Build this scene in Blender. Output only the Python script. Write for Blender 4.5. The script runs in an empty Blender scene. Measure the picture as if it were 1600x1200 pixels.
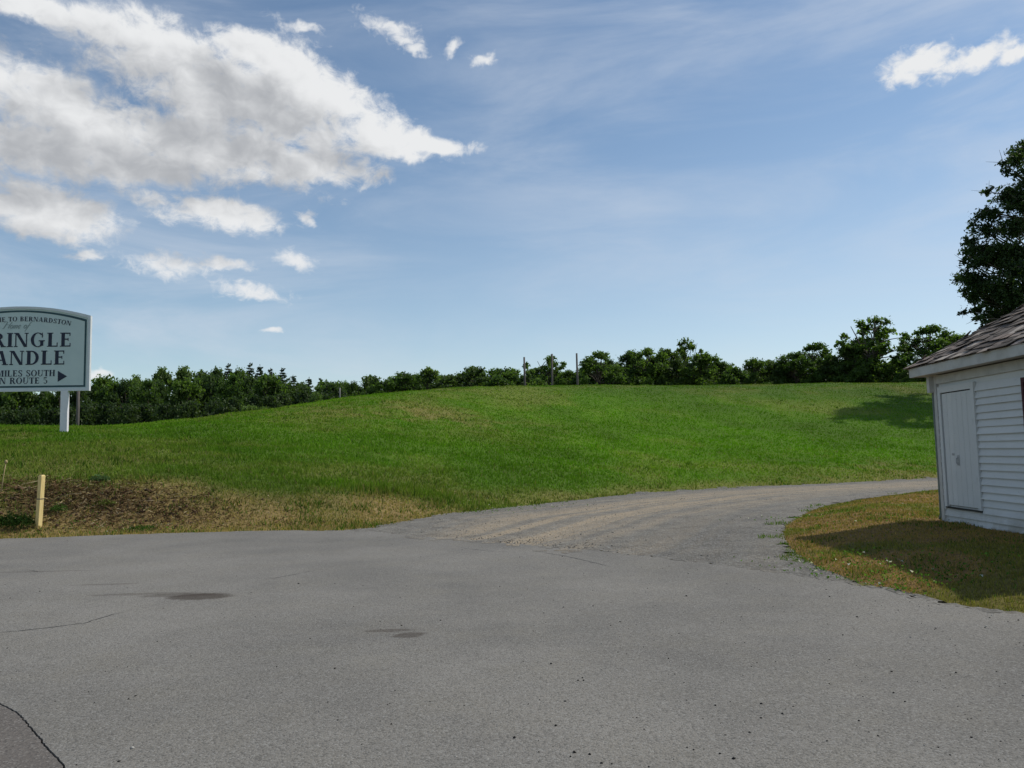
import bpy, math, random
import numpy as np
from mathutils import Vector, Matrix

random.seed(7)
rng = np.random.default_rng(11)
SC = bpy.context.scene
COL = SC.collection

# ------------------------------------------------------------------ camera
EYE = Vector((0.0, 0.0, 1.6))
FPX, PITCH, ROLL = 1256.0, math.radians(4.9), math.radians(1.25)
F_ = Vector((0, math.cos(PITCH), math.sin(PITCH)))
U0 = Vector((0, -math.sin(PITCH), math.cos(PITCH)))
R0 = Vector((1, 0, 0))
R_ = R0 * math.cos(ROLL) - U0 * math.sin(ROLL)
U_ = U0 * math.cos(ROLL) + R0 * math.sin(ROLL)
cam_d = bpy.data.cameras.new('camera')
cam = bpy.data.objects.new('camera', cam_d)
COL.objects.link(cam)
cam_d.sensor_width = 36.0
cam_d.lens = 36.0 * FPX / 1600.0
cam_d.clip_end = 6000
M4 = Matrix.Identity(4)
for i in range(3):
    M4[i][0], M4[i][1], M4[i][2], M4[i][3] = R_[i], U_[i], -F_[i], EYE[i]
cam.matrix_world = M4
SC.camera = cam

def ray(px, py):
    return (F_ * FPX + R_ * (px - 800.0) + U_ * (600.0 - py)).normalized()

def at_y(px, py, Y):
    d = ray(px, py)
    return EYE + d * (Y / d.y)

def on_z(px, py, z=0.0):
    d = ray(px, py)
    return EYE + d * ((z - EYE.z) / d.z)

# ------------------------------------------------------------------ sun, sky, exposure
SUN_AZ, SUN_EL = math.radians(70.5), math.radians(48.0)
SUN_DIR = Vector((math.sin(SUN_AZ) * math.cos(SUN_EL), math.cos(SUN_AZ) * math.cos(SUN_EL), math.sin(SUN_EL)))
sun_d = bpy.data.lights.new('sun', 'SUN')
sun_d.energy = 3.4
sun_d.angle = math.radians(0.55)
sun_d.color = (1.0, 0.955, 0.84)
sun = bpy.data.objects.new('sun', sun_d)
COL.objects.link(sun)
sun.rotation_euler = SUN_DIR.to_track_quat('Z', 'Y').to_euler()
sun.location = SUN_DIR * 60

vs = SC.view_settings
vs.view_transform = 'Standard'
vs.look = 'None'
vs.exposure = 0.0
vs.gamma = 1.0
vs.use_curve_mapping = False
SC.cycles.max_bounces = 6
SC.cycles.diffuse_bounces = 3
SC.cycles.transmission_bounces = 4
SC.cycles.caustics_reflective = False
SC.cycles.caustics_refractive = False

SKY_STRENGTH = 0.113
world = bpy.data.worlds.new('World')
SC.world = world
world.use_nodes = True
wt = world.node_tree
wt.nodes.clear()

class NT:
    """tiny helper around a node tree"""
    def __init__(s, t): s.t = t
    def n(s, typ, **kw):
        nd = s.t.nodes.new(typ)
        for k, v in kw.items(): setattr(nd, k, v)
        return nd
    def set(s, sock, v):
        if isinstance(v, bpy.types.NodeSocket): s.t.links.new(v, sock)
        elif v is not None: sock.default_value = v
    def math(s, op, a, b=None, c=None, clamp=False):
        nd = s.n('ShaderNodeMath', operation=op, use_clamp=clamp)
        s.set(nd.inputs[0], a); s.set(nd.inputs[1], b); s.set(nd.inputs[2], c)
        return nd.outputs[0]
    def vmath(s, op, a, b=None, scale=None):
        nd = s.n('ShaderNodeVectorMath', operation=op)
        s.set(nd.inputs[0], a)
        if b is not None: s.set(nd.inputs[1], b)
        if scale is not None: s.set(nd.inputs['Scale'], scale)
        return nd.outputs['Value'] if op in ('LENGTH', 'DOT_PRODUCT', 'DISTANCE') else nd.outputs[0]
    def noise(s, vec, scale, detail=4, rough=0.55, dist=0.0, out=0):
        nd = s.n('ShaderNodeTexNoise')
        s.set(nd.inputs['Vector'], vec)
        nd.inputs['Scale'].default_value = scale
        nd.inputs['Detail'].default_value = detail
        nd.inputs['Roughness'].default_value = rough
        nd.inputs['Distortion'].default_value = dist
        return nd.outputs[out]
    def ramp(s, v, lo, hi, a=0.0, b=1.0, smooth=True):
        nd = s.n('ShaderNodeMapRange', interpolation_type='SMOOTHSTEP' if smooth else 'LINEAR')
        s.set(nd.inputs['Value'], v)
        s.set(nd.inputs['From Min'], lo); s.set(nd.inputs['From Max'], hi)
        s.set(nd.inputs['To Min'], a); s.set(nd.inputs['To Max'], b)
        return nd.outputs[0]
    def mix(s, f, a, b, blend='MIX'):
        nd = s.n('ShaderNodeMix', data_type='RGBA', blend_type=blend)
        s.set(nd.inputs[0], f); s.set(nd.inputs[6], a); s.set(nd.inputs[7], b)
        return nd.outputs[2]
    def mapping(s, vec, loc=(0, 0, 0), rot=(0, 0, 0), scale=(1, 1, 1), typ='POINT'):
        nd = s.n('ShaderNodeMapping', vector_type=typ)
        s.set(nd.inputs['Vector'], vec)
        nd.inputs['Location'].default_value = loc
        nd.inputs['Rotation'].default_value = rot
        nd.inputs['Scale'].default_value = scale
        return nd.outputs[0]

def rgb(r, g, b): return (r, g, b, 1.0)

# cloud layout: direction on the sky dome, half-extents, tilt (as photograph pixels, turned into azimuth and elevation)
CLOUDS = [
    (300, 120, 220, 92, 14), (450, 160, 170, 92, 22), (500, 135, 130, 62, 30), (420, 80, 110, 40, 14), (590, 205, 112, 46, 10), (672, 215, 82, 18, 4), (50, 235, 170, 48, 4), (215, 250, 160, 46, 4),
    (330, 225, 260, 72, 4), (490, 256, 165, 42, -2), (110, 190, 220, 92, 14), (60, 10, 140, 34, 10),
    (170, 52, 110, 40, 18), (60, 320, 150, 54, 2), (345, 332, 118, 36, 8), (235, 312, 48, 16, 12),
    (477, 343, 24, 12, 15), (265, 414, 78, 22, 3), (345, 413, 54, 11, 4), (140, 398, 36, 11, -4),
    (462, 407, 38, 17, 14), (392, 457, 66, 16, 4), (475, 43, 34, 11, 0), (612, 46, 56, 20, 14),
    (756, 92, 24, 14, -8), (706, 74, 18, 14, -30), (650, 78, 26, 10, 10), (1430, 102, 66, 30, -12), (1520, 92, 80, 24, -10), (1595, 82, 50, 14, -14),
    (425, 517, 20, 6, 0), (152, 584, 32, 10, 0), (-190, 190, 220, 140, 10), (-260, 330, 180, 66, 0), (-420, 120, 160, 60, 6),
]
def azel(px, py):
    d = ray(px, py)
    return math.atan2(d.x, d.y), math.asin(d.z)

def cloud_group(name, items):
    shape = bpy.data.node_groups.new(name, 'ShaderNodeTree')
    shape.interface.new_socket('Vector', in_out='INPUT', socket_type='NodeSocketVector')
    shape.interface.new_socket('Distance', in_out='OUTPUT', socket_type='NodeSocketFloat')
    g = NT(shape)
    gi = g.n('NodeGroupInput'); go = g.n('NodeGroupOutput')
    acc = None
    for (cx, cy, rx, ry, rot) in items:
        a0, e0 = azel(cx, cy)
        ax, _ = azel(cx + rx, cy); _, ey = azel(cx, cy - ry)
        v = g.mapping(gi.outputs[0], (a0, e0, 0), (0, 0, -math.radians(rot)), (ax - a0, ey - e0, 1), 'TEXTURE')
        # small clouds fall off less steeply, so that the noise can tear them up
        ln = g.vmath('LENGTH', v)
        acc = ln if acc is None else g.math('SMOOTH_MIN', acc, ln, 0.10)
    g.t.links.new(acc, go.inputs[0])
    return shape

w = NT(wt)
tc = w.n('ShaderNodeTexCoord')
DIR = w.vmath('NORMALIZE', tc.outputs['Generated'])
sep = w.n('ShaderNodeSeparateXYZ'); w.set(sep.inputs[0], DIR)
az = w.math('ARCTAN2', sep.outputs[0], sep.outputs[1])
el = w.math('ARCSINE', sep.outputs[2])
comb = w.n('ShaderNodeCombineXYZ'); w.set(comb.inputs[0], az); w.set(comb.inputs[1], el)
AE = comb.outputs[0]
sky = w.n('ShaderNodeTexSky', sky_type='NISHITA')
sky.sun_disc = False
sky.sun_elevation = SUN_EL
sky.sun_rotation = SUN_AZ
sky.altitude = 100
sky.air_density = 1.0
sky.dust_density = 0.15
sky.ozone_density = 1.0
# thin high streaks, slanting; scattered cumulus over the rest of the sky (behind and overhead)
stv = w.mapping(AE, rot=(0, 0, math.radians(-22)), scale=(1.2, 5.0, 1))
ci = w.ramp(w.noise(stv, 2.3, 6, 0.60, 0.5), 0.34, 0.78)
ci2 = w.ramp(w.noise(AE, 1.9, 2, 0.5), 0.3, 0.7)
veil = w.math('MULTIPLY', ci, w.math('ADD', 0.12, w.math('MULTIPLY', ci2, 0.50)))
veil = w.math('ADD', veil, w.math('MULTIPLY', w.ramp(el, 0.42, 0.05, 0.04, 0.40), w.ramp(az, -0.60, 0.70, 0.18, 1.0)))
zz = w.math('MAXIMUM', sep.outputs[2], 0.06)
cz = w.n('ShaderNodeCombineXYZ')
for k in range(3): w.set(cz.inputs[k], zz)
pl = w.vmath('DIVIDE', DIR, cz.outputs[0])
oth = w.ramp(w.noise(pl, 0.9, 4, 0.58), 0.58, 0.70)
behind = w.ramp(sep.outputs[1], 0.25, -0.05)
oth = w.math('MULTIPLY', w.math('MULTIPLY', oth, behind), w.ramp(el, 0.05, 0.2))
base = w.mix(veil, w.mix(1.0, sky.outputs[0], rgb(.97, 1.02, 1.01), 'MULTIPLY'), rgb(5.7, 6.2, 6.95))
base = w.mix(oth, base, rgb(7.2, 7.3, 7.5))
def background(col):
    bg = w.n('ShaderNodeBackground'); w.set(bg.inputs['Color'], col); bg.inputs['Strength'].default_value = SKY_STRENGTH
    return bg.outputs[0]
def cloud_bg(items, small, name, soft, tear):
    grp = cloud_group(name, items); grp2 = cloud_group(name + '_small', small) if small else grp
    def layout(c, gr=grp):
        gn = w.n('ShaderNodeGroup'); gn.node_tree = gr; w.set(gn.inputs[0], c); return gn.outputs[0]
    st = w.mapping(AE, rot=(0, 0, math.radians(-4)), scale=(0.75, 1.0, 1))
    wv = w.vmath('SUBTRACT', w.noise(st, 8.0, 2, 0.5, out=1), (0.5, 0.5, 0.5))
    c = w.vmath('ADD', AE, w.vmath('SCALE', wv, scale=0.045))
    big = w.math('SUBTRACT', w.noise(st, 13.0, 3, 0.55), 0.5)
    fine = w.math('SUBTRACT', w.noise(st, 46.0, 8, 0.66, 0.35), 0.5)
    def fall(L): return w.math('EXPONENT', w.math('MULTIPLY', w.math('MULTIPLY', L, L), -0.75))
    d0 = w.math('ADD', w.math('ADD', w.math('SUBTRACT', fall(layout(c)), 0.52), w.math('MULTIPLY', big, 0.75)), w.math('MULTIPLY', fine, tear))
    cover = w.ramp(d0, -0.06, soft)
    # small torn scraps
    tiny = w.math('SUBTRACT', w.noise(st, 95.0, 6, 0.62, 0.6), 0.5)
    wv2 = w.vmath('SUBTRACT', w.noise(st, 60.0, 2, 0.5, out=1), (0.5, 0.5, 0.5))
    c2 = w.vmath('ADD', AE, w.vmath('SCALE', wv2, scale=0.020))
    if small:
        ds = w.math('ADD', w.math('SUBTRACT', w.math('MULTIPLY', fall(layout(c2, grp2)), 0.95), 0.52), w.math('ADD', w.math('MULTIPLY', fine, 0.55), w.math('MULTIPLY', tiny, 1.05)))
        cover = w.math('MAXIMUM', cover, w.ramp(ds, -0.16, 0.52, 0.0, 0.92))
    else:
        ds = w.math('ADD', w.math('SUBTRACT', fall(layout(c2)), 0.50), w.math('ADD', w.math('MULTIPLY', fine, 0.6), w.math('MULTIPLY', tiny, 0.8)))
        cover = w.ramp(ds, -0.14, 0.40)
    # light: the side towards the sun (up, right) is thin and bright, thick parts go grey
    big1 = w.math('SUBTRACT', w.noise(w.vmath('ADD', st, (0.026, 0.030, 0)), 13.0, 3, 0.55), 0.5)
    fine1 = w.math('SUBTRACT', w.noise(w.vmath('ADD', st, (0.006, 0.009, 0)), 46.0, 3, 0.6, 0.35), 0.5)
    d1 = w.math('ADD', w.math('SUBTRACT', fall(layout(w.vmath('ADD', c, (0.040, 0.036, 0)))), 0.5), w.math('MULTIPLY', big1, 1.1))
    th = w.math('ADD', d1, w.math('MULTIPLY', fine1, 0.75))
    thick = w.math('MULTIPLY', w.ramp(th, -0.22, 0.72), 1.0 if small else 0.35)
    cl_col = w.mix(thick, rgb(7.3, 7.4, 7.5), rgb(3.75, 3.9, 4.15))
    return background(w.mix(cover, base, cl_col))
def gate(a0, a1, e0, e1):
    r = w.math('MULTIPLY', w.math('GREATER_THAN', az, a0), w.math('LESS_THAN', az, a1))
    return w.math('MULTIPLY', r, w.math('MULTIPLY', w.math('GREATER_THAN', el, e0), w.math('LESS_THAN', el, e1)))
def mixsh(f, a, b):
    m = w.n('ShaderNodeMixShader'); w.set(m.inputs[0], f); wt.links.new(a, m.inputs[1]); wt.links.new(b, m.inputs[2]); return m.outputs[0]
BIG = [c for c in CLOUDS if c[0] < 1000 and c[2] >= 80]
SMALL = [c for c in CLOUDS if c[0] < 1000 and c[2] < 80]
RIGHT = [c for c in CLOUDS if c[0] > 1000]
plain = background(base)
# large and small clouds lie in different parts of the western sky
sh = mixsh(gate(-1.15, 0.02, 0.02, 0.75), plain, cloud_bg(BIG, SMALL, 'cloud_layout', 0.34, 1.0))
sh = mixsh(gate(0.36, 0.80, 0.22, 0.62), sh, cloud_bg(RIGHT, None, 'cloud_layout_right', 0.30, 0.9))
world.cycles.sampling_method = 'NONE'
wo = w.n('ShaderNodeOutputWorld')
wt.links.new(sh, wo.inputs[0])

# ------------------------------------------------------------------ object helpers
def link(name, mesh, parent=None, mat=None):
    o = bpy.data.objects.new(name, mesh)
    COL.objects.link(o)
    if parent is not None: o.parent = parent
    if mat is not None and mesh is not None and len(mesh.materials) == 0: mesh.materials.append(mat)
    return o
def tag(o, label=None, cat=None, group=None, kind=None):
    if label: o['label'] = label
    if cat: o['category'] = cat
    if group: o['group'] = group
    if kind: o['kind'] = kind
    return o
def empty(name, loc=(0, 0, 0), rz=0.0):
    o = bpy.data.objects.new(name, None)
    COL.objects.link(o)
    o.location = loc; o.rotation_euler = (0, 0, rz)
    o.empty_display_size = 0.2
    return o
def copy_tree(o, parent=None):
    c = o.copy(); COL.objects.link(c); c.parent = parent
    for ch in o.children: copy_tree(ch, c)
    return c
def mesh_np(name, verts, faces_flat, nper, cols=None, smooth=False):
    """numpy mesh; all faces with nper corners"""
    me = bpy.data.meshes.new(name)
    nv, nf = len(verts), len(faces_flat) // nper
    me.vertices.add(nv); me.vertices.foreach_set('co', np.ascontiguousarray(verts, np.float32).ravel())
    me.loops.add(nf * nper); me.loops.foreach_set('vertex_index', np.ascontiguousarray(faces_flat, np.int32))
    me.polygons.add(nf)
    me.polygons.foreach_set('loop_start', np.arange(0, nf * nper, nper, dtype=np.int32))
    me.polygons.foreach_set('loop_total', np.full(nf, nper, np.int32))
    if smooth: me.polygons.foreach_set('use_smooth', np.ones(nf, bool))
    me.update(calc_edges=True)
    if cols is not None:
        at = me.color_attributes.new('tint', 'FLOAT_COLOR', 'POINT')
        c4 = np.ones((nv, 4), np.float32); c4[:, :cols.shape[1]] = cols
        at.data.foreach_set('color', c4.ravel())
    return me
class MB:
    """collects shapes, builds ONE mesh"""
    def __init__(s): s.v, s.f = [], []
    def poly(s, pts):
        b = len(s.v); s.v += [tuple(p) for p in pts]; s.f.append(list(range(b, b + len(pts))))
    def box(s, x0, y0, z0, x1, y1, z1):
        b = len(s.v)
        s.v += [(x0, y0, z0), (x1, y0, z0), (x1, y1, z0), (x0, y1, z0), (x0, y0, z1), (x1, y0, z1), (x1, y1, z1), (x0, y1, z1)]
        s.f += [[b + i for i in q] for q in ((3, 2, 1, 0), (4, 5, 6, 7), (0, 1, 5, 4), (1, 2, 6, 5), (2, 3, 7, 6), (3, 0, 4, 7))]
        return s
    def prism(s, pts, off):
        """extrude a 3-D polygon by the vector off"""
        n, b = len(pts), len(s.v); off = Vector(off)
        s.v += [tuple(p) for p in pts] + [tuple(Vector(p) + off) for p in pts]
        s.f.append([b + i for i in range(n)][::-1]); s.f.append([b + n + i for i in range(n)])
        for i in range(n):
            j = (i + 1) % n
            s.f.append([b + i, b + j, b + n + j, b + n + i])
        return s
    def tube(s, path, radii, sides=8, cap=True):
        b = len(s.v); n = len(path)
        for i, p in enumerate(path):
            p = Vector(p)
            t = (Vector(path[min(i + 1, n - 1)]) - Vector(path[max(i - 1, 0)])).normalized()
            a = t.orthogonal().normalized() if abs(t.z) < 0.9 else t.cross(Vector((0, 1, 0))).normalized()
            c = t.cross(a)
            for k in range(sides):
                an = 2 * math.pi * k / sides
                s.v.append(tuple(p + (a * math.cos(an) + c * math.sin(an)) * radii[i]))
        for i in range(n - 1):
            for k in range(sides):
                k2 = (k + 1) % sides
                s.f.append([b + i * sides + k, b + i * sides + k2, b + (i + 1) * sides + k2, b + (i + 1) * sides + k])
        if cap:
            s.f.append([b + k for k in range(sides)][::-1]); s.f.append([b + (n - 1) * sides + k for k in range(sides)])
        return s
    def mesh(s, name, smooth=False):
        me = bpy.data.meshes.new(name); me.from_pydata(s.v, [], s.f); me.update()
        if smooth: me.polygons.foreach_set('use_smooth', np.ones(len(me.polygons), bool))
        return me
    def build(s, name, mat=None, parent=None, smooth=False):
        return link(name, s.mesh(name, smooth), parent, mat)
def bevel(o, wd, seg=2):
    m = o.modifiers.new('bevel', 'BEVEL'); m.width = wd; m.segments = seg; m.limit_method = 'ANGLE'; return o

# ------------------------------------------------------------------ numpy noise
def _hash(ix, iy, s):
    h = (ix.astype(np.int64) * 374761393 + iy.astype(np.int64) * 668265263 + s * 974634777) & 0xffffffff
    h = ((h ^ (h >> 13)) * 1274126177) & 0xffffffff
    return ((h ^ (h >> 16)) & 0xffff) / 65535.0
def vnoise(x, y, s=0):
    ix, iy = np.floor(x), np.floor(y); fx, fy = x - ix, y - iy
    fx = fx * fx * (3 - 2 * fx); fy = fy * fy * (3 - 2 * fy)
    a, b = _hash(ix, iy, s), _hash(ix + 1, iy, s); c, d = _hash(ix, iy + 1, s), _hash(ix + 1, iy + 1, s)
    return (a + (b - a) * fx) * (1 - fy) + (c + (d - c) * fx) * fy
def fbm(x, y, s=0, o=4):
    r, a, t = 0, 0.5, 0
    for k in range(o):
        r = r + a * vnoise(x, y, s + k * 17); t += a; x, y, a = x * 2.03 + 5.1, y * 2.03 + 9.7, a * 0.5
    return r / t
def sstep(a, b, x):
    t = np.clip((x - a) / (b - a), 0, 1); return t * t * (3 - 2 * t)

# ------------------------------------------------------------------ terrain
# per viewing column: foot row of the grass on the flat, then (distance, row) of bank top, mid slope, crest
TAB = [(-500, 862, (18.0, 772), (24, 725), (38, 690)), (-200, 848, (19.5, 760), (25, 716), (40, 672)),
       (0, 842, (20.0, 757), (25, 712), (42, 668)), (150, 836, (20.5, 753), (26, 705), (44, 669)),
       (300, 831, (21.0, 758), (28, 704), (48, 659)), (450, 827, (21.5, 768), (31, 700), (55, 637)),
       (600, 820, (22.5, 775), (34, 691), (64, 617)), (700, 803, (24.0, 776), (37, 690), (70, 610)),
       (800, 793, (25.5, 772), (40, 690), (76, 607)), (1000, 771, (31.5, 757), (46, 686), (80, 605)),
       (1200, 760, (34.5, 749), (48, 686), (82, 603)), (1450, 750, (37.5, 742), (50, 685), (84, 600)),
       (1750, 741, (40.5, 735), (53, 680), (88, 596)), (2200, 735, (43.0, 728), (56, 676), (90, 594))]
_u, _Y, _H = [], [], []
for px, frow, *st in TAB:
    d = ray(px, 720); _u.append(d.x / d.y)
    fy = on_z(px, frow).y
    Ys, Hs = [fy - 6, fy, ], [0.0, 0.0]
    for (yy, row) in st:
        Ys.append(yy); Hs.append(at_y(px, row, yy).z)
    yc, hc = Ys[-1], Hs[-1]
    Ys += [yc + 28, yc + 90, 400, 3000]
    lefty = 1.0 if px < 500 else 0.0
    Hs += [hc - 0.7 - 0.5 * lefty, hc - 2.8, hc * 0.3, -8.0]
    _Y.append(Ys); _H.append(Hs)
_Y, _H = np.array(_Y), np.array(_H)
UG = np.linspace(-1.25, 1.25, 501)
ker = np.hanning(31); ker /= ker.sum()
def _smooth(a): return np.convolve(np.pad(a, 15, mode='edge'), ker, mode='valid')
YG = np.stack([_smooth(np.interp(UG, _u, _Y[:, k])) for k in range(_Y.shape[1])], 1)
HG = np.stack([_smooth(np.interp(UG, _u, _H[:, k])) for k in range(_H.shape[1])], 1)
# piecewise hermite slopes, limited
DG = np.zeros_like(HG)
sl = np.diff(HG, axis=1) / np.diff(YG, axis=1)
for k in range(1, HG.shape[1] - 1):
    a, b = sl[:, k - 1], sl[:, k]
    DG[:, k] = np.where(a * b > 0, 2 * a * b / (a + b + 1e-9 * np.sign(a + b + 1e-12)), 0)
DG[:, -1] = sl[:, -1]

SHX0, SHX1, SHY0, SHY1 = 7.65, 12.25, 9.45, 14.5          # shed walls
SHZ = 0.2

def poly_world(pts, z=0.0): return np.array([[on_z(a, b, z).x, on_z(a, b, z).y] for a, b in pts])
ISLAND = np.vstack([poly_world([(1452, 768), (1360, 779), (1290, 791), (1262, 800), (1226, 822), (1222, 840), (1240, 862),
                                (1275, 886), (1335, 908), (1450, 934), (1520, 950), (1600, 956), (1760, 968)]),
                    np.array([[12.0, 5.2], [22.0, 5.4], [22.0, 25.0]])])
OUTER = poly_world([(560, 829), (600, 822), (650, 812), (700, 803), (800, 793), (900, 782), (1000, 771), (1100, 765),
                    (1200, 760), (1300, 756), (1450, 749), (1600, 744), (1900, 737)])
LOT_EDGE = poly_world([(-500, 862), (-200, 848), (0, 842), (120, 838), (250, 833), (400, 829), (500, 829), (580, 830), (660, 838), (740, 845),
                       (820, 851), (900, 858), (1000, 868), (1100, 880), (1200, 893), (1300, 907), (1400, 925), (1450, 936), (1520, 951), (1600, 957), (1760, 970)], 0.03)

def seg_dist(x, y, poly, closed=False):
    best = np.full(np.shape(x), 1e9); n = len(poly)
    for i in range(n if closed else n - 1):
        a, b = poly[i], poly[(i + 1) % n]
        d = b - a; L = float(d @ d) + 1e-12
        t = np.clip(((x - a[0]) * d[0] + (y - a[1]) * d[1]) / L, 0, 1)
        best = np.minimum(best, np.hypot(x - a[0] - t * d[0], y - a[1] - t * d[1]))
    return best
def inside(x, y, poly):
    r = np.zeros(np.shape(x), bool); n = len(poly)
    for i in range(n):
        (x0, y0), (x1, y1) = poly[i], poly[(i + 1) % n]
        if y0 == y1: continue
        c = ((y0 > y) != (y1 > y)) & (x < (x1 - x0) * (y - y0) / (y1 - y0) + x0)
        r ^= c
    return r

def height(x, y):
    x, y = np.asarray(x, float), np.asarray(y, float)
    yy = np.maximum(y, 2.0)
    u = np.clip(x / yy, -1.24, 1.24)
    fi = (u + 1.25) / 2.5 * 500; i0 = np.clip(np.floor(fi).astype(int), 0, 499); t = fi - i0
    Yk = YG[i0] * (1 - t)[..., None] + YG[i0 + 1] * t[..., None]
    Hk = HG[i0] * (1 - t)[..., None] + HG[i0 + 1] * t[..., None]
    Dk = DG[i0] * (1 - t)[..., None] + DG[i0 + 1] * t[..., None]
    z = np.zeros(x.shape)
    for k in range(YG.shape[1] - 1):
        m = (yy >= Yk[..., k]) & (yy < Yk[..., k + 1])
        L = Yk[..., k + 1] - Yk[..., k]; s = np.clip((yy - Yk[..., k]) / L, 0, 1)
        hh = ((2 * s**3 - 3 * s**2 + 1) * Hk[..., k] + (s**3 - 2 * s**2 + s) * L * Dk[..., k]
              + (-2 * s**3 + 3 * s**2) * Hk[..., k + 1] + (s**3 - s**2) * L * Dk[..., k + 1])
        z = np.where(m, hh, z)
    z = np.where(yy >= Yk[..., -1], -8.0, z)
    rise = sstep(0.05, 0.8, z)
    z = z + rise * ((fbm(x * 0.55, y * 0.55, 3) - 0.5) * 0.22 + (fbm(x * 0.13, y * 0.13, 5) - 0.5) * 0.22)
    # the rough strip near the pavement on the left
    ins = inside(x, y, ISLAND)
    isl = np.where(ins, seg_dist(x, y, ISLAND[:13]), 0.0)
    z = z + SHZ * sstep(0.0, 1.9, isl) + np.where(ins, 0.035 * sstep(0, 0.25, isl) + (fbm(x * 2.2, y * 2.2, 8) - 0.5) * 0.06 * sstep(0, .5, isl), 0)
    return z
def hz(x, y): return float(height(np.array([x]), np.array([y]))[0])
def on_ground(px, py, y0=4.0, y1=140.0):
    d = ray(px, py)
    Y = np.geomspace(y0, y1, 3000)
    X = d.x / d.y * Y; Z = EYE.z + d.z / d.y * Y
    below = np.nonzero(Z <= height(X, Y))[0]
    k = below[0] if len(below) else len(Y) - 1
    return Vector((X[k], Y[k], hz(X[k], Y[k])))

# ------------------------------------------------------------------ ground colour (what grows where), shared by soil and blades
def patch(x, y, c, rx, ry, ang=0.0):
    dx, dy = x - c[0], y - c[1]; ca, sa = math.cos(ang), math.sin(ang)
    return np.exp(-(((dx * ca + dy * sa) / rx)**2 + ((-dx * sa + dy * ca) / ry)**2))
P_DRY = on_ground(625, 641); P_DRY2 = on_ground(400, 720); P_LUSH = on_ground(900, 665); P_LUSH2 = on_ground(640, 772)
P_DIRT = on_ground(110, 780); P_LUSH3 = on_ground(1250, 640)
def cover(x, y):
    """returns dryness 0..1, soil 0..1, lush 0..1"""
    u = x / np.maximum(y, 2)
    n1, n2, n3 = fbm(x * 0.35, y * 0.35, 21), fbm(x * 1.3, y * 1.3, 22), fbm(x * 0.08, y * 0.08, 23)
    dl = np.minimum(seg_dist(x, y, LOT_EDGE), seg_dist(x, y, OUTER))
    isl = inside(x, y, ISLAND)
    left = sstep(0.02, -0.16, u)
    wid = 3.6 * left + 1.5
    dry = sstep(1.0, 0.15, dl / wid + (n1 - 0.5) * 0.9 + (n2 - .5) * .3) * (0.45 + 0.5 * left)
    far = sstep(0.15, 0.5, u) * sstep(7.0, 0.5, dl + (n1 - .5) * 6)
    dry = np.maximum(dry, 0.62 * far * sstep(.35, .65, n2 * .5 + n1 * .5))
    dry = np.maximum(dry, 0.66 * patch(x, y, P_DRY, 7.5, 6.0) * sstep(0.25, 0.6, n1 * .6 + n2 * .4))
    dry = np.maximum(dry, 0.30 * sstep(0.45, 0.75, n1 * .5 + n3 * .5))
    dry = np.where(isl, 0.5 + 0.75 * sstep(0.36, 0.54, fbm(x * 0.6, y * 0.6, 31)) , dry)
    soil = np.clip(0.95 * patch(x, y, P_DIRT, 2.1, .95) * sstep(0.3, 0.6, n2), 0, 1)
    soil = np.maximum(soil, 0.25 * dry * sstep(.55, .75, n2))
    lush = np.maximum(1.0 * patch(x, y, P_LUSH, 34, 20), 0.8 * patch(x, y, P_LUSH2, 3.2, 1.0))
    lush = np.maximum(lush, 0.8 * patch(x, y, P_LUSH3, 16, 8))
    lush = np.clip(lush * (0.5 + n1) + (n3 - .5) * .5, 0, 1)
    dry = dry * (1 - 0.85 * patch(x, y, P_LUSH2, 3.6, 1.0, 0.1))
    return np.clip(dry, 0, 1), soil, lush
def ground_col(x, y):
    dry, soil, lush = cover(x, y)
    g1, g2 = np.array([0.084, 0.140, 0.023]), np.array([0.100, 0.215, 0.009])
    tan, brn = np.array([0.335, 0.235, 0.105]), np.array([0.180, 0.115, 0.064])
    c = g1 + (g2 - g1) * lush[..., None]
    c = c * (1 + .42 * (fbm(x * .55, y * .3, 91, 4) - .5) + .30 * (fbm(x * .16, y * .10, 92, 3) - .5))[..., None]
    isl = inside(x, y, ISLAND)[..., None]
    c = c + (np.where(isl, np.array([.29, .18, .075]), tan) - c) * dry[..., None]
    c = c + (brn - c) * soil[..., None]
    return c, dry, soil, lush

# ------------------------------------------------------------------ materials
MATS = {}
def material(name, build):
    m = bpy.data.materials.new(name); m.use_nodes = True
    t = NT(m.node_tree); m.node_tree.nodes.clear()
    out = t.n('ShaderNodeOutputMaterial')
    sh = build(t)
    m.node_tree.links.new(sh, out.inputs[0])
    MATS[name] = m
    return m
def principled(t, col, rough=0.8, bump=None, bstr=0.3, bdist=0.01, spec=0.3, metallic=0.0):
    p = t.n('ShaderNodeBsdfPrincipled')
    t.set(p.inputs['Base Color'], col); t.set(p.inputs['Roughness'], rough)
    p.inputs['Specular IOR Level'].default_value = spec; p.inputs['Metallic'].default_value = metallic
    if bump is not None:
        b = t.n('ShaderNodeBump'); b.inputs['Strength'].default_value = bstr; b.inputs['Distance'].default_value = bdist
        t.set(b.inputs['Height'], bump); t.set(p.inputs['Normal'], b.outputs[0])
    return p.outputs[0]
def pos(t): return t.n('ShaderNodeNewGeometry').outputs['Position']
def objco(t): return t.n('ShaderNodeTexCoord').outputs['Object']
def tint(t):
    a = t.n('ShaderNodeAttribute'); a.attribute_name = 'tint'; return a.outputs['Color']
def orand(t): return t.n('ShaderNodeObjectInfo').outputs['Random']

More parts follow.
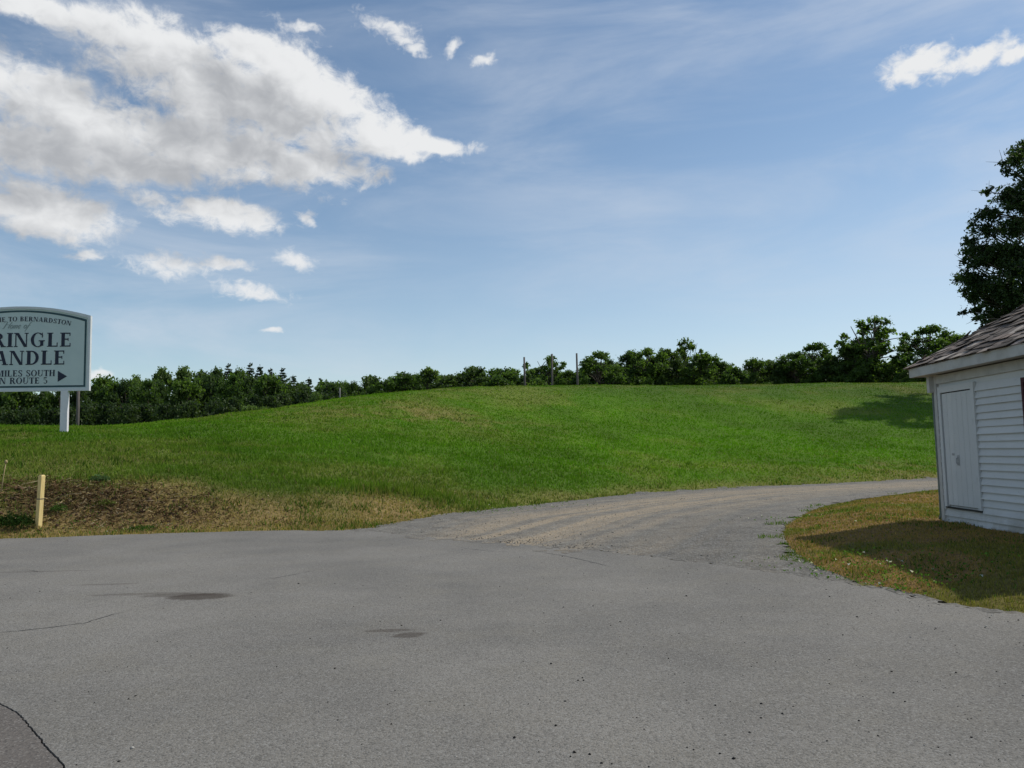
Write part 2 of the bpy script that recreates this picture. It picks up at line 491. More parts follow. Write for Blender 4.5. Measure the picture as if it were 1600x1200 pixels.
def m_ground(t):
    p = pos(t); c = tint(t)
    n = t.noise(p, 9.0, 6, 0.65); n2 = t.noise(p, 1.1, 4, 0.6)
    c = t.mix(t.ramp(n, 0.3, 0.72), t.mix(1.0, c, rgb(.55, .55, .5), 'MULTIPLY'), c)
    c = t.mix(t.ramp(n2, 0.35, 0.7, 0, .35), c, t.mix(1.0, c, rgb(.75, .72, .6), 'MULTIPLY'))
    return principled(t, c, 0.95, n, 0.8, 0.05, 0.1)
material('ground', m_ground)

def m_blade(t):
    c = tint(t)
    d = t.n('ShaderNodeBsdfDiffuse'); t.set(d.inputs['Color'], c)
    tr = t.n('ShaderNodeBsdfTranslucent'); t.set(tr.inputs['Color'], t.mix(1.0, c, rgb(1.0, 1.15, .55), 'MULTIPLY'))
    mx = t.n('ShaderNodeMixShader'); mx.inputs[0].default_value = 0.4
    t.t.links.new(d.outputs[0], mx.inputs[1]); t.t.links.new(tr.outputs[0], mx.inputs[2])
    return mx.outputs[0]
material('grass_blade', m_blade)

def leaf_mat(name, ca, cb, trans=0.35):
    def f(t):
        c = t.mix(tint(t), rgb(*ca), rgb(*cb))
        c = t.mix(t.math('MULTIPLY', orand(t), 0.9), c, t.mix(1.0, c, rgb(.58, .66, .72), 'MULTIPLY'))
        d = t.n('ShaderNodeBsdfPrincipled'); t.set(d.inputs['Base Color'], c)
        d.inputs['Roughness'].default_value = 0.55; d.inputs['Specular IOR Level'].default_value = 0.25
        tr = t.n('ShaderNodeBsdfTranslucent'); t.set(tr.inputs['Color'], t.mix(1.0, c, rgb(1.2, 1.35, .5), 'MULTIPLY'))
        mx = t.n('ShaderNodeMixShader'); mx.inputs[0].default_value = trans
        t.t.links.new(d.outputs[0], mx.inputs[1]); t.t.links.new(tr.outputs[0], mx.inputs[2])
        return mx.outputs[0]
    return material(name, f)
leaf_mat('leaf', (.075, .125, .030), (.140, .215, .050), .56)
leaf_mat('leaf_pale', (.115, .175, .05), (.19, .265, .08), .56)
leaf_mat('leaf_dark', (.055, .088, .030), (.105, .158, .048), .52)
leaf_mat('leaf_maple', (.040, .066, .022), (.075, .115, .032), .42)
leaf_mat('needle', (.042, .070, .040), (.072, .108, .052), .2)  # greyed: a little distance haze is mixed into the needle colour

def m_bark(t):
    p = objco(t); n = t.noise(t.mapping(p, scale=(6, 6, 1.2)), 3.0, 5, .6)
    return principled(t, t.mix(n, rgb(.06, .05, .042), rgb(.16, .135, .11)), .95, n, .6, .03, .1)
material('bark', m_bark)

def m_asphalt(t):
    p = pos(t)
    vor = t.n('ShaderNodeTexVoronoi'); vor.feature = 'F1'; t.set(vor.inputs['Vector'], p); vor.inputs['Scale'].default_value = 95
    vor.inputs['Randomness'].default_value = 1.0
    ag = vor.outputs['Color']
    sepc = t.n('ShaderNodeSeparateColor'); t.set(sepc.inputs[0], ag)
    fine = t.noise(p, 60, 3, .6)
    big = t.noise(p, 0.30, 6, .62); mid = t.noise(p, 1.3, 5, .6)
    c = t.mix(t.ramp(big, .3, .7), rgb(.153, .143, .130), rgb(.234, .217, .194))
    c = t.mix(t.ramp(mid, .40, .75, 0, .5), c, rgb(.215, .196, .165))
    # stones in the binder: some pale, some dark
    c = t.mix(t.ramp(sepc.outputs[0], .62, .95, 0, .42), c, rgb(.34, .33, .31))
    c = t.mix(t.ramp(sepc.outputs[1], .60, .92, 0, .48), c, rgb(.055, .053, .050))
    c = t.mix(t.ramp(fine, .55, .75, 0, .4), c, rgb(.07, .068, .066))
    # oil stains: streaks soaked into the surface
    for (px, py, rx, ry, k) in ((312, 932, .42, .26, .75), (282, 930, .55, .13, .5), (225, 928, .8, .10, .35), (640, 992, .17, .13, .6), (608, 985, .26, .07, .5), (165, 913, .5, .06, .35), (60, 893, .9, .06, .35)):
        c0 = on_z(px, py, .03)
        v = t.mapping(p, (c0.x, c0.y, 0), (0, 0, 0.02), (rx, ry, 50), 'TEXTURE')
        ln = t.vmath('LENGTH', v)
        nn = t.noise(t.mapping(p, scale=(2.0, 7.0, 1)), 2.6, 6, .7)
        f = t.ramp(t.math('ADD', ln, t.math('MULTIPLY', t.math('SUBTRACT', nn, .5), 1.5)), 1.02, .68, 0, k)
        c = t.mix(f, c, rgb(.056, .043, .034))
    h = t.math('ADD', t.math('MULTIPLY', vor.outputs['Distance'], -1.0), t.math('MULTIPLY', fine, .6))
    return principled(t, c, .92, h, .55, .006, .12)
material('asphalt', m_asphalt)

def m_oldasphalt(t):
    p = pos(t)
    vor = t.n('ShaderNodeTexVoronoi'); t.set(vor.inputs['Vector'], p); vor.inputs['Scale'].default_value = 80
    sepc = t.n('ShaderNodeSeparateColor'); t.set(sepc.inputs[0], vor.outputs['Color'])
    c = t.mix(t.noise(p, 2.0, 5, .6), rgb(.105, .090, .080), rgb(.150, .132, .116))
    c = t.mix(t.ramp(sepc.outputs[0], .7, .95, 0, .45), c, rgb(.26, .24, .22))
    c = t.mix(t.ramp(sepc.outputs[1], .65, .92, 0, .5), c, rgb(.045, .042, .04))
    return principled(t, c, .9, vor.outputs['Distance'], .5, .006, .3)
material('old_asphalt', m_oldasphalt)

def m_gravel(t):
    p = pos(t); a = tint(t)
    s3 = t.n('ShaderNodeSeparateColor'); t.set(s3.inputs[0], a)
    trk, wet = s3.outputs[0], s3.outputs[1]
    vor = t.n('ShaderNodeTexVoronoi'); t.set(vor.inputs['Vector'], p); vor.inputs['Scale'].default_value = 34
    sc_ = t.n('ShaderNodeSeparateColor'); t.set(sc_.inputs[0], vor.outputs['Color'])
    mid = t.noise(p, 1.6, 5, .62); fine = t.noise(p, 26, 4, .65)
    c = t.mix(t.ramp(mid, .3, .7), rgb(.135, .124, .108), rgb(.225, .206, .176))
    c = t.mix(t.math('MULTIPLY', trk, t.ramp(mid, .25, .6, .75, 1.0)), c, rgb(.37, .29, .195))
    c = t.mix(t.math('MULTIPLY', wet, .45), c, rgb(.105, .10, .095))
    c = t.mix(t.ramp(sc_.outputs[0], .6, .95, 0, .5), c, rgb(.36, .35, .33))
    c = t.mix(t.ramp(sc_.outputs[1], .55, .92, 0, .45), c, rgb(.06, .058, .058))
    c = t.mix(t.ramp(fine, .5, .75, 0, .3), c, rgb(.09, .083, .075))
    h = t.math('ADD', t.math('MULTIPLY', vor.outputs['Distance'], -1.0), fine)
    return principled(t, c, .95, h, .8, .02, .15)
material('gravel', m_gravel)

def m_stone(t):
    c = tint(t); n = t.noise(pos(t), 40, 3, .6)
    return principled(t, t.mix(n, t.mix(1.0, c, rgb(.6, .6, .6), 'MULTIPLY'), c), .9, None, spec=.2)
material('stone', m_stone)

def m_white_paint(t):
    p = pos(t); n = t.noise(p, 2.5, 5, .65); n2 = t.noise(t.mapping(p, scale=(1, 1, 6)), 14, 5, .7)
    r = orand(t)
    c = t.mix(t.math('MULTIPLY', r, .35), rgb(.60, .605, .60), rgb(.49, .50, .50))
    c = t.mix(t.ramp(n, .4, .75, 0, .45), c, rgb(.50, .51, .50))
    c = t.mix(t.ramp(n2, .62, .70, 0, .8), c, rgb(.26, .245, .23))      # flaked spots, bare grey wood
    sepz = t.n('ShaderNodeSeparateXYZ'); t.set(sepz.inputs[0], p)
    splash = t.math('MULTIPLY', t.ramp(sepz.outputs[2], .62, .18), t.ramp(n, .25, .7))
    c = t.mix(t.math('MULTIPLY', splash, .85), c, rgb(.27, .25, .21))    # mud splashed up
    return principled(t, c, .6, n2, .25, .004, .3)
material('white_paint', m_white_paint)
def m_trim(t):
    p = pos(t); n = t.noise(p, 5, 5, .6)
    c = t.mix(t.ramp(n, .35, .75), rgb(.50, .49, .465), rgb(.40, .39, .37))
    return principled(t, c, .6, n, .2, .004, .3)
material('trim_paint', m_trim)
def simple(name, c, c2, scale=6.0, rough=.7, stretch=(1, 1, 1), b=.2, spec=.3):
    def f(t):
        p = objco(t); n = t.noise(t.mapping(p, scale=stretch), scale, 5, .6)
        return principled(t, t.mix(t.ramp(n, .3, .7), rgb(*c), rgb(*c2)), rough, n, b, .006, spec)
    return material(name, f)
simple('scuff', (.26, .26, .26), (.42, .42, .42), 20)
simple('maroon', (.045, .012, .018), (.07, .02, .026))
simple('dark_gap', (.02, .02, .02), (.035, .033, .03))
simple('glass_dark', (.015, .018, .02), (.02, .024, .028), 2, .1, spec=.6)
simple('gutter', (.12, .15, .12), (.20, .21, .18), 8)
simple('concrete', (.25, .24, .22), (.36, .35, .33))
def m_shingle(t):
    p = objco(t); r = orand(t); n = t.noise(pos(t), 11, 5, .65)
    cr = t.n('ShaderNodeValToRGB'); t.set(cr.inputs[0], r)
    e = cr.color_ramp.elements
    e[0].position, e[0].color = 0.0, rgb(.070, .057, .048)
    e[1].position, e[1].color = 1.0, rgb(.46, .395, .335)
    for q, cc in ((.35, (.130, .104, .088)), (.62, (.190, .155, .132)), (.85, (.27, .205, .170))):
        x = e.new(q); x.color = rgb(*cc)
    c = t.mix(t.ramp(n, .35, .75, 0, .7), cr.outputs[0], t.mix(1.0, cr.outputs[0], rgb(.45, .44, .43), 'MULTIPLY'))
    return principled(t, c, .9, n, .5, .008, .2)
material('shingle', m_shingle)
simple('sheathing', (.16, .13, .115), (.26, .22, .20), 9)
def m_signface(t):
    p = objco(t); n = t.noise(p, 1.1, 5, .6)
    return principled(t, t.mix(t.ramp(n, .3, .7), rgb(.52, .60, .60), rgb(.57, .645, .64)), .45, None, spec=.4)
material('sign_face', m_signface)
simple('sign_white', (.70, .68, .72), (.78, .76, .78), 3, .5)
simple('sign_frame', (.62, .63, .66), (.68, .69, .72), 3, .5)
simple('sign_ink', (.018, .022, .045), (.024, .028, .055), 4, .5, b=0)
simple('sign_line', (.03, .07, .085), (.04, .085, .10), 4, .5, b=0)
simple('sign_script', (.22, .27, .27), (.26, .31, .31), 4, .5, b=0)
simple('stake_wood', (.62, .46, .18), (.76, .59, .27), 9, .8, (3, 3, .4), .4)
simple('pole_wood', (.085, .075, .07), (.15, .13, .12), 7, .9, (3, 3, .3), .4)
simple('pole_grey', (.16, .155, .15), (.24, .23, .22), 7, .9, (3, 3, .3), .4)
simple('dry_stalk', (.32, .25, .12), (.42, .34, .18), 9, .9)

# ------------------------------------------------------------------ the ground sheet
def build_ground():
    azs = np.concatenate([np.radians(np.linspace(-180, -52, 40)[:-1]), np.radians(np.linspace(-52, 52, 420)), np.radians(np.linspace(52, 180, 40)[1:])])
    rr = np.concatenate([np.linspace(0.5, 7.0, 12)[:-1], np.geomspace(7.0, 120, 300)[:-1], np.geomspace(120, 4000, 40)])
    A, Rr = np.meshgrid(azs, rr, indexing='ij')
    X, Y = np.sin(A) * Rr, np.cos(A) * Rr
    Z = height(X, Y)
    Z = np.where(Rr > 300, Z * np.clip((1500 - Rr) / 1200, -1, 1), Z)
    na, nr = A.shape
    idx = np.arange(na * nr).reshape(na, nr)
    f = np.stack([idx[:-1, :-1], idx[:-1, 1:], idx[1:, 1:], idx[1:, :-1]], -1).reshape(-1, 4)[:, ::-1]
    c, _, _, _ = ground_col(X.ravel(), Y.ravel())
    me = mesh_np('ground', np.stack([X.ravel(), Y.ravel(), Z.ravel()], 1), f.ravel(), 4, c, True)
    o = link('ground', me, None, MATS['ground']); tag(o, 'green and dry brown grassy ground rising to the hill', None, kind='structure')
    return o
build_ground()

# ------------------------------------------------------------------ pavement
def densify(poly, step, jit, seed, closed=False):
    out = []; r = np.random.default_rng(seed); n = len(poly)
    for i in range(n - 1):
        a, b = poly[i], poly[i + 1]; L = np.linalg.norm(b - a); k = max(1, int(L / step))
        nrm = np.array([-(b - a)[1], (b - a)[0]]) / (L + 1e-9)
        for q in range(k):
            p = a + (b - a) * q / k
            j = (fbm(np.array([p[0] * 1.4]), np.array([p[1] * 1.4]), seed, 4)[0] - .5) * 2.4 * jit + r.normal(0, jit * .22)
            out.append(p + nrm * j)
    out.append(poly[-1]); return np.array(out)
LOTE = densify(LOT_EDGE, 0.10, 0.14, 41)
CRACK = poly_world([(-420, 960), (-200, 1020), (0, 1098), (26, 1113), (40, 1130), (62, 1158), (97, 1200), (130, 1262), (150, 1400), (160, 2400)], .03)
CRK = densify(CRACK, 0.03, 0.012, 43)
def slab(name, ring, ztop, zbot, mat):
    mb = MB(); mb.prism([(p[0], p[1], zbot) for p in ring], (0, 0, ztop - zbot))
    me = mb.mesh(name); o = link(name, me, None, MATS[mat])
    return tag(o, kind='structure')
def rsort(ring):
    a = 0.0
    for i in range(len(ring)):
        p, q = ring[i], ring[(i + 1) % len(ring)]; a += p[0] * q[1] - q[0] * p[1]
    return ring if a > 0 else ring[::-1]
lot_ring = np.vstack([LOTE, [[30.0, 5.0], [30.0, -14.0], [CRK[-1][0] + .02, -14.0]], CRK[::-1] + np.array([0.005, 0.004])])
lot = slab('parking_lot', rsort(lot_ring), 0.03, -0.03, 'asphalt'); lot['label'] = 'worn grey asphalt lot filling the foreground'
old_ring = np.vstack([CRK - np.array([0.003, 0.002]), [[CRK[-1][0] - .02, -14.0], [-30.0, -14.0], [-30.0, CRK[0][1]]]])
olds = slab('old_pavement', rsort(old_ring), 0.027, -0.03, 'old_asphalt'); olds['label'] = 'brownish older pavement beyond a crack at bottom left'
def crack(pts, wd, seed):
    c = densify(poly_world(pts, .03), 0.06, 0.03, seed); r = np.random.default_rng(seed); mb = MB()
    L, Rr = [], []
    for i, p in enumerate(c):
        d = c[min(i + 1, len(c) - 1)] - c[max(i - 1, 0)]; d = d / (np.linalg.norm(d) + 1e-9); nn = np.array([-d[1], d[0]])
        ww = wd * (.35 + r.random()) * min(1, (i + .4) / 6, (len(c) - i - .6) / 6)
        L.append(p + nn * ww); Rr.append(p - nn * ww)
    for i in range(len(c) - 1):
        mb.poly([(*Rr[i], .0325), (*Rr[i + 1], .0325), (*L[i + 1], .0325), (*L[i], .0325)])
    mb.build('crack', MATS['dark_gap'], lot)
crack([(-40, 993), (50, 984), (130, 974), (170, 962), (215, 951)], .007, 51)
crack([(400, 909), (440, 902), (500, 889)], .006, 52)
crack([(720, 856), (770, 862), (815, 863)], .006, 53)
crack([(842, 862), (885, 869), (925, 878), (955, 886)], .007, 55)
crack([(0, 894), (45, 891), (70, 895)], .006, 54)

# gravel drive: fine grid, tracks follow the bend
INNER = poly_world([(1700, 757), (1452, 769), (1360, 780), (1290, 792), (1262, 800), (1224, 823), (1215, 840), (1180, 900), (1130, 960)])
def build_drive():
    st = 0.11
    gx, gy = np.arange(-5, 30, st), np.arange(6.6, 41, st)
    X, Y = np.meshgrid(gx + st / 2, gy + st / 2, indexing='ij')
    jx = X + (fbm(X * 1.7, Y * 1.7, 61) - .5) * .8 + (fbm(X * 7, Y * 7, 62, 2) - .5) * .25
    jy = Y + (fbm(X * 1.7, Y * 1.7, 63) - .5) * .8 + (fbm(X * 7, Y * 7, 64, 2) - .5) * .25
    ring = np.vstack([OUTER, [[40, 38], [40, 22]], ISLAND[:13], [[ISLAND[12][0], 4.5], [1.0, 7.0], [-4.9, 17.5]]])
    ins = inside(jx, jy, ring)
    le = seg_dist(X, Y, LOT_EDGE[8:12]); li = inside(X, Y, lot_ring)
    spill = 0.55 * sstep(.40, .72, fbm(X * 1.1, Y * 1.1, 81)) + .4 * sstep(.45, .7, fbm(X * 5, Y * 5, 82, 3))
    ins &= (~li) | (le < spill)
    VX, VY = np.meshgrid(np.append(gx, gx[-1] + st), np.append(gy, gy[-1] + st), indexing='ij')
    n1 = len(gy) + 1
    i, j = np.nonzero(ins)
    f = np.stack([i * n1 + j, (i + 1) * n1 + j, (i + 1) * n1 + j + 1, i * n1 + j + 1], 1)
    used, inv = np.unique(f.ravel(), return_inverse=True)
    vx, vy = VX.ravel()[used], VY.ravel()[used]
    do, di = seg_dist(vx, vy, OUTER), seg_dist(vx, vy, INNER)
    tt = do / (do + di + 1e-6)
    wob = (fbm(vx * .5, vy * .5, 66) - .5) * .10
    trk = np.zeros_like(tt)
    for c_, w_, a_ in ((.30, .055, .9), (.40, .03, .55), (.52, .05, 1.0), (.60, .02, .6), (.68, .03, .55), (.22, .03, .5), (.78, .025, .35)):
        trk = np.maximum(trk, a_ * np.exp(-((tt + wob - c_) / w_)**2))
    fine_ = sstep(.42, .66, fbm(tt * 46 + wob * 20, (vx * .8 + vy * .6) * .10, 77, 3))
    trk = np.clip(np.maximum(trk * (.35 + .9 * fbm(vx * .7, vy * .7, 67)), .95 * fine_ * np.exp(-((tt - .47) / .32)**2)), 0, 1)
    u = vx / vy
    trk *= sstep(-.17, -.02, u)
    loose = np.exp(-((tt - .88) / .14)**2) * sstep(24, 14, vy) + .9 * np.exp(-((tt - .04) / .05)**2) * sstep(22, 30, vy)
    loose = np.clip(loose * (.3 + 1.2 * fbm(vx * 1.5, vy * 1.5, 68)), 0, 1)
    z = .010 + .022 * fbm(vx * 1.1, vy * 1.1, 69) - .02 * trk * .6 + .006 * loose
    z += height(vx, vy) * 0.98
    z = np.maximum(z, height(vx, vy) + .004)
    isl_in = inside(vx, vy, ISLAND)
    z = np.where(isl_in, height(vx, vy) - .03 * sstep(0, .15, seg_dist(vx, vy, ISLAND[:13])), z)
    lot_in = inside(vx, vy, lot_ring)
    el_ = seg_dist(vx, vy, LOT_EDGE)
    z = np.where(lot_in, np.where(el_ < 1.45, .0335, .005), z)
    z = np.where(~lot_in & ~isl_in & (el_ < .4), np.clip(z, .006, .022), z)
    loose = np.where(lot_in, loose * .25, loose)
    me = mesh_np('driveway', np.stack([vx, vy, z], 1), inv.astype(np.int32), 4, np.stack([trk, loose, tt], 1), True)
    o = link('driveway', me, None, MATS['gravel']); tag(o, 'curving gravel drive leading behind the white shed', None, kind='structure')
    return ring
DRIVE_RING = build_drive()

# ------------------------------------------------------------------ loose stones, grass, debris (stuff)
OCT = np.array([[1, 0, 0], [-1, 0, 0], [0, 1, 0], [0, -1, 0], [0, 0, 1], [0, 0, -1]], float)
OCF = np.array([[0, 2, 4], [2, 1, 4], [1, 3, 4], [3, 0, 4], [2, 0, 5], [1, 2, 5], [3, 1, 5], [0, 3, 5]])
def stones(name, x, y, z, size, cols, label):
    n = len(x)
    v = OCT[None] * (size[:, None, None] * rng.uniform(.55, 1.2, (n, 6, 1)))
    v[:, :, 2] *= .7
    a = rng.uniform(0, 6.28, n); ca, sa = np.cos(a)[:, None], np.sin(a)[:, None]
    vx, vy = v[..., 0] * ca - v[..., 1] * sa, v[..., 0] * sa + v[..., 1] * ca
    V = np.stack([vx + x[:, None], vy + y[:, None], v[..., 2] + z[:, None] + size[:, None] * .25], -1).reshape(-1, 3)
    f = (OCF[None] + (np.arange(n) * 6)[:, None, None]).reshape(-1)
    o = link(name, mesh_np(name, V, f, 3, np.repeat(cols, 6, 0)), None, MATS['stone'])
    return tag(o, label, 'gravel', kind='stuff')
def scatter_uy(n, u0, u1, y0, y1):
    Y = np.exp(rng.uniform(math.log(y0), math.log(y1), n)); return rng.uniform(u0, u1, n) * Y, Y
x, y = scatter_uy(90000, -.2, .68, 8.5, 40)
k = inside(x, y, DRIVE_RING) & ~inside(x, y, lot_ring)
dd = np.minimum(np.minimum(seg_dist(x, y, LOT_EDGE), seg_dist(x, y, ISLAND[:13])), seg_dist(x, y, OUTER))
k &= rng.random(len(x)) < np.clip(.8 - dd * .45, .16, 1)
x, y = x[k], y[k]
cg = np.array([.235, .22, .195]) * rng.lognormal(-.1, .3, (len(x), 1)); cg = np.clip(cg, .04, .55)
stones('gravel_stones', x, y, height(x, y) + .014, rng.lognormal(math.log(.009), .4, len(x)), cg, 'loose grey gravel stones scattered over the drive')
x, y = scatter_uy(2600, -.66, .66, 3.2, 20)
edge = seg_dist(x, y, LOT_EDGE)
k = inside(x, y, lot_ring) & (rng.random(len(x)) < np.clip(.25 + .35 * (x / y > 0) + np.exp(-edge * 1.2), 0, 1))
x, y = x[k], y[k]
cp = np.where(rng.random((len(x), 1)) < .8, np.array([.035, .032, .03]), np.array([.38, .36, .33])) * rng.uniform(.7, 1.3, (len(x), 1))
stones('pebbles', x, y, np.full(len(x), .03), np.clip(rng.lognormal(math.log(.0052), .45, len(x)), .0025, .014), cp, 'small dark pebbles lying on the asphalt lot')

def grass():
    N = 690000
    x, y = scatter_uy(N, -.95, .80, 7.5, 100)
    keep = ~inside(x, y, lot_ring)
    ring = DRIVE_RING
    dr = inside(x, y, ring)
    eo = np.minimum(seg_dist(x, y, OUTER), seg_dist(x, y, ISLAND[:13]))
    clump = fbm(x * 1.6, y * 1.6, 71, 3)
    keep &= (~dr) | ((eo < .40) & (clump > .56 + eo * .5))
    keep &= ~((x > SHX0 - .02) & (x < SHX1) & (y > SHY0) & (y < SHY1))
    keep &= (x > -75) & (x < 75)
    # bare, worn edges
    le = seg_dist(x, y, LOT_EDGE)
    keep &= (le > .05 + .35 * (fbm(x * 2.1, y * 2.1, 72, 3) - .35))
    x, y, clump = x[keep], y[keep], clump[keep]
    c, dry, soil, lush = ground_col(x, y)
    k = rng.random(len(x)) > .62 * soil
    x, y, c, dry, lush, clump = x[k], y[k], c[k], dry[k], lush[k], clump[k]
    n = len(x)
    isl = inside(x, y, ISLAND)
    z = height(x, y)
    tall = (.045 + .075 * rng.random(n)) * (1 + .9 * sstep(.55, .8, clump)) * (1 - .35 * dry) * (1 - .006 * np.maximum(y - 18, 0))
    tall = np.where(isl, tall * .5, tall)
    tall = np.where(inside(x, y, DRIVE_RING), tall * .45, tall)
    tall *= 1 + 1.3 * patch(x, y, P_LUSH2, 3.4, .9, .1)
    wd = (.006 + .0008 * np.maximum(y - 8, 0)) * rng.uniform(.7, 1.3, n)
    wd = np.minimum(wd, .045)
    a = rng.uniform(0, 6.283, n); ln = rng.uniform(.1, .8, n) * tall; la = rng.uniform(0, 6.283, n)
    dx, dy = np.cos(a) * wd, np.sin(a) * wd
    tx, ty = np.cos(la) * ln, np.sin(la) * ln
    V = np.empty((n, 3, 3))
    V[:, 0] = np.stack([x - dx, y - dy, z - .01], 1); V[:, 1] = np.stack([x + dx, y + dy, z - .01], 1)
    V[:, 2] = np.stack([x + tx, y + ty, z + tall], 1)
    c = c * np.exp(.10 + rng.normal(0, 1, (n, 1)) * np.clip(.22 - .003 * y, .06, .18)[:, None]) * np.array([1.05, 1.12, .9])
    r = rng.random((n, 1))
    c = np.where(r < .025 + .27 * dry[:, None], c * .3 + np.array([.26, .20, .10]) * .7, c)
    green = np.array([.075, .14, .02])
    c = np.where((r > np.where(isl, .91, .84)[:, None] - .25 * (clump[:, None] > .6)) & (dry[:, None] > .2), green * rng.lognormal(0, .25, (n, 1)), c)
    V = V.reshape(-1, 3)
    me = mesh_np('grass', V, np.arange(n * 3, dtype=np.int32), 3, np.repeat(np.clip(c, .005, .6), 3, 0))
    o = link('grass', me, None, MATS['grass_blade']); tag(o, 'short green and straw coloured grass covering hill and verges', 'grass', kind='stuff')
grass()

def clover():
    """low broad leaves and pale heads along the verge by the lot"""
    pts = []
    V, Fc, C = [], [], []
    for (px, py, n, sp) in ((1400, 905, 260, .75), (1335, 888, 160, .6), (1300, 873, 90, .5), (1440, 915, 120, .4), (1300, 805, 160, .9), (1390, 812, 120, .9), (760, 790, 260, 1.3), (690, 798, 200, 1.1), (220, 829, 120, .5), (1060, 764, 140, 1.5), (130, 825, 160, .9)):
        c = on_ground(px, py)
        for _ in range(n):
            X, Y = c.x + random.gauss(0, sp), c.y + random.gauss(0, sp * .45)
            pts.append((X, Y))
    pts = np.array(pts); pts = pts[~inside(pts[:, 0], pts[:, 1], lot_ring)]
    z = height(pts[:, 0], pts[:, 1])
    n = len(pts); s = rng.uniform(.010, .024, n)
    a = rng.uniform(0, 6.28, n); tl = rng.uniform(-.5, .5, (n, 2))
    P = []
    for q in range(4):
        an = a + q * math.pi / 2
        ex, ey = np.cos(an) * s, np.sin(an) * s * .8
        P.append(np.stack([pts[:, 0] + ex, pts[:, 1] + ey, z + .035 + ex * tl[:, 0] + ey * tl[:, 1] + rng.uniform(0, .03)], 1))
    V = np.stack(P, 1).reshape(-1, 3)
    pale = rng.random((n, 1)) < .035
    C = np.where(pale, np.array([.6, .58, .5]), np.array([.085, .17, .025]) * rng.lognormal(0, .3, (n, 1)))
    o = link('clover', mesh_np('clover', V, np.arange(4 * n, dtype=np.int32), 4, np.repeat(C, 4, 0)), None, MATS['grass_blade'])
    tag(o, 'low clover and broad weeds along the pavement edge', 'weeds', kind='stuff')
clover()

def debris():
    """torn turf, roots and dead stalks on the bank"""
    n = 3800
    c = P_DIRT
    x = c.x + rng.normal(.2, 2.1, n); y = c.y + rng.normal(0, .6, n)
    k = ~inside(x, y, lot_ring) & (seg_dist(x, y, LOT_EDGE) > .5)
    x, y = x[k], y[k]; n = len(x); z = height(x, y) + rng.uniform(0, .07, n)
    L = rng.lognormal(math.log(.11), .55, n); w_ = rng.uniform(.005, .016, n)
    a = rng.uniform(0, 6.28, n); b = rng.normal(.1, .35, n)
    d = np.stack([np.cos(a) * np.cos(b), np.sin(a) * np.cos(b), np.sin(b)], 1) * L[:, None] * .5
    s = np.stack([-np.sin(a) * w_, np.cos(a) * w_, np.zeros(n)], 1); up = np.stack([np.zeros(n), np.zeros(n), w_ * 1.2], 1)
    p = np.stack([x, y, z], 1)
    V = np.stack([p - d - s, p - d + s, p - d + up, p + d - s * .5, p + d + s * .5, p + d + up * .5], 1).reshape(-1, 3)
    q = np.array([[0, 1, 4, 3], [1, 2, 5, 4], [2, 0, 3, 5]])
    f = (q[None] + (np.arange(n) * 6)[:, None, None]).reshape(-1)
    t = rng.random((n, 1))
    C = np.where(t < .55, np.array([.10, .058, .032]), np.where(t < .88, np.array([.27, .18, .09]), np.array([.48, .38, .24]))) * rng.lognormal(0, .25, (n, 1))
    o = link('brush_debris', mesh_np('brush_debris', V, f, 4, np.repeat(C, 6, 0)), None, MATS['grass_blade'])
    tag(o, 'brown twigs and dead stalks strewn on the bare bank', 'debris', kind='stuff')
    # clods of torn-up turf
    m = 900
    x = c.x + rng.normal(0, 2.0, m); y = c.y + rng.normal(-.1, .55, m)
    k = ~inside(x, y, lot_ring) & (seg_dist(x, y, LOT_EDGE) > .5); x, y = x[k], y[k]
    cc = np.where(rng.random((len(x), 1)) < .7, np.array([.075, .045, .028]), np.array([.15, .095, .055])) * rng.lognormal(0, .3, (len(x), 1))
    o = stones('turf_clods', x, y, height(x, y) - .02, np.clip(rng.lognormal(math.log(.035), .5, len(x)), .012, .10), cc, 'dark clods of torn up soil on the bare bank')
    o['category'] = 'soil'
debris()

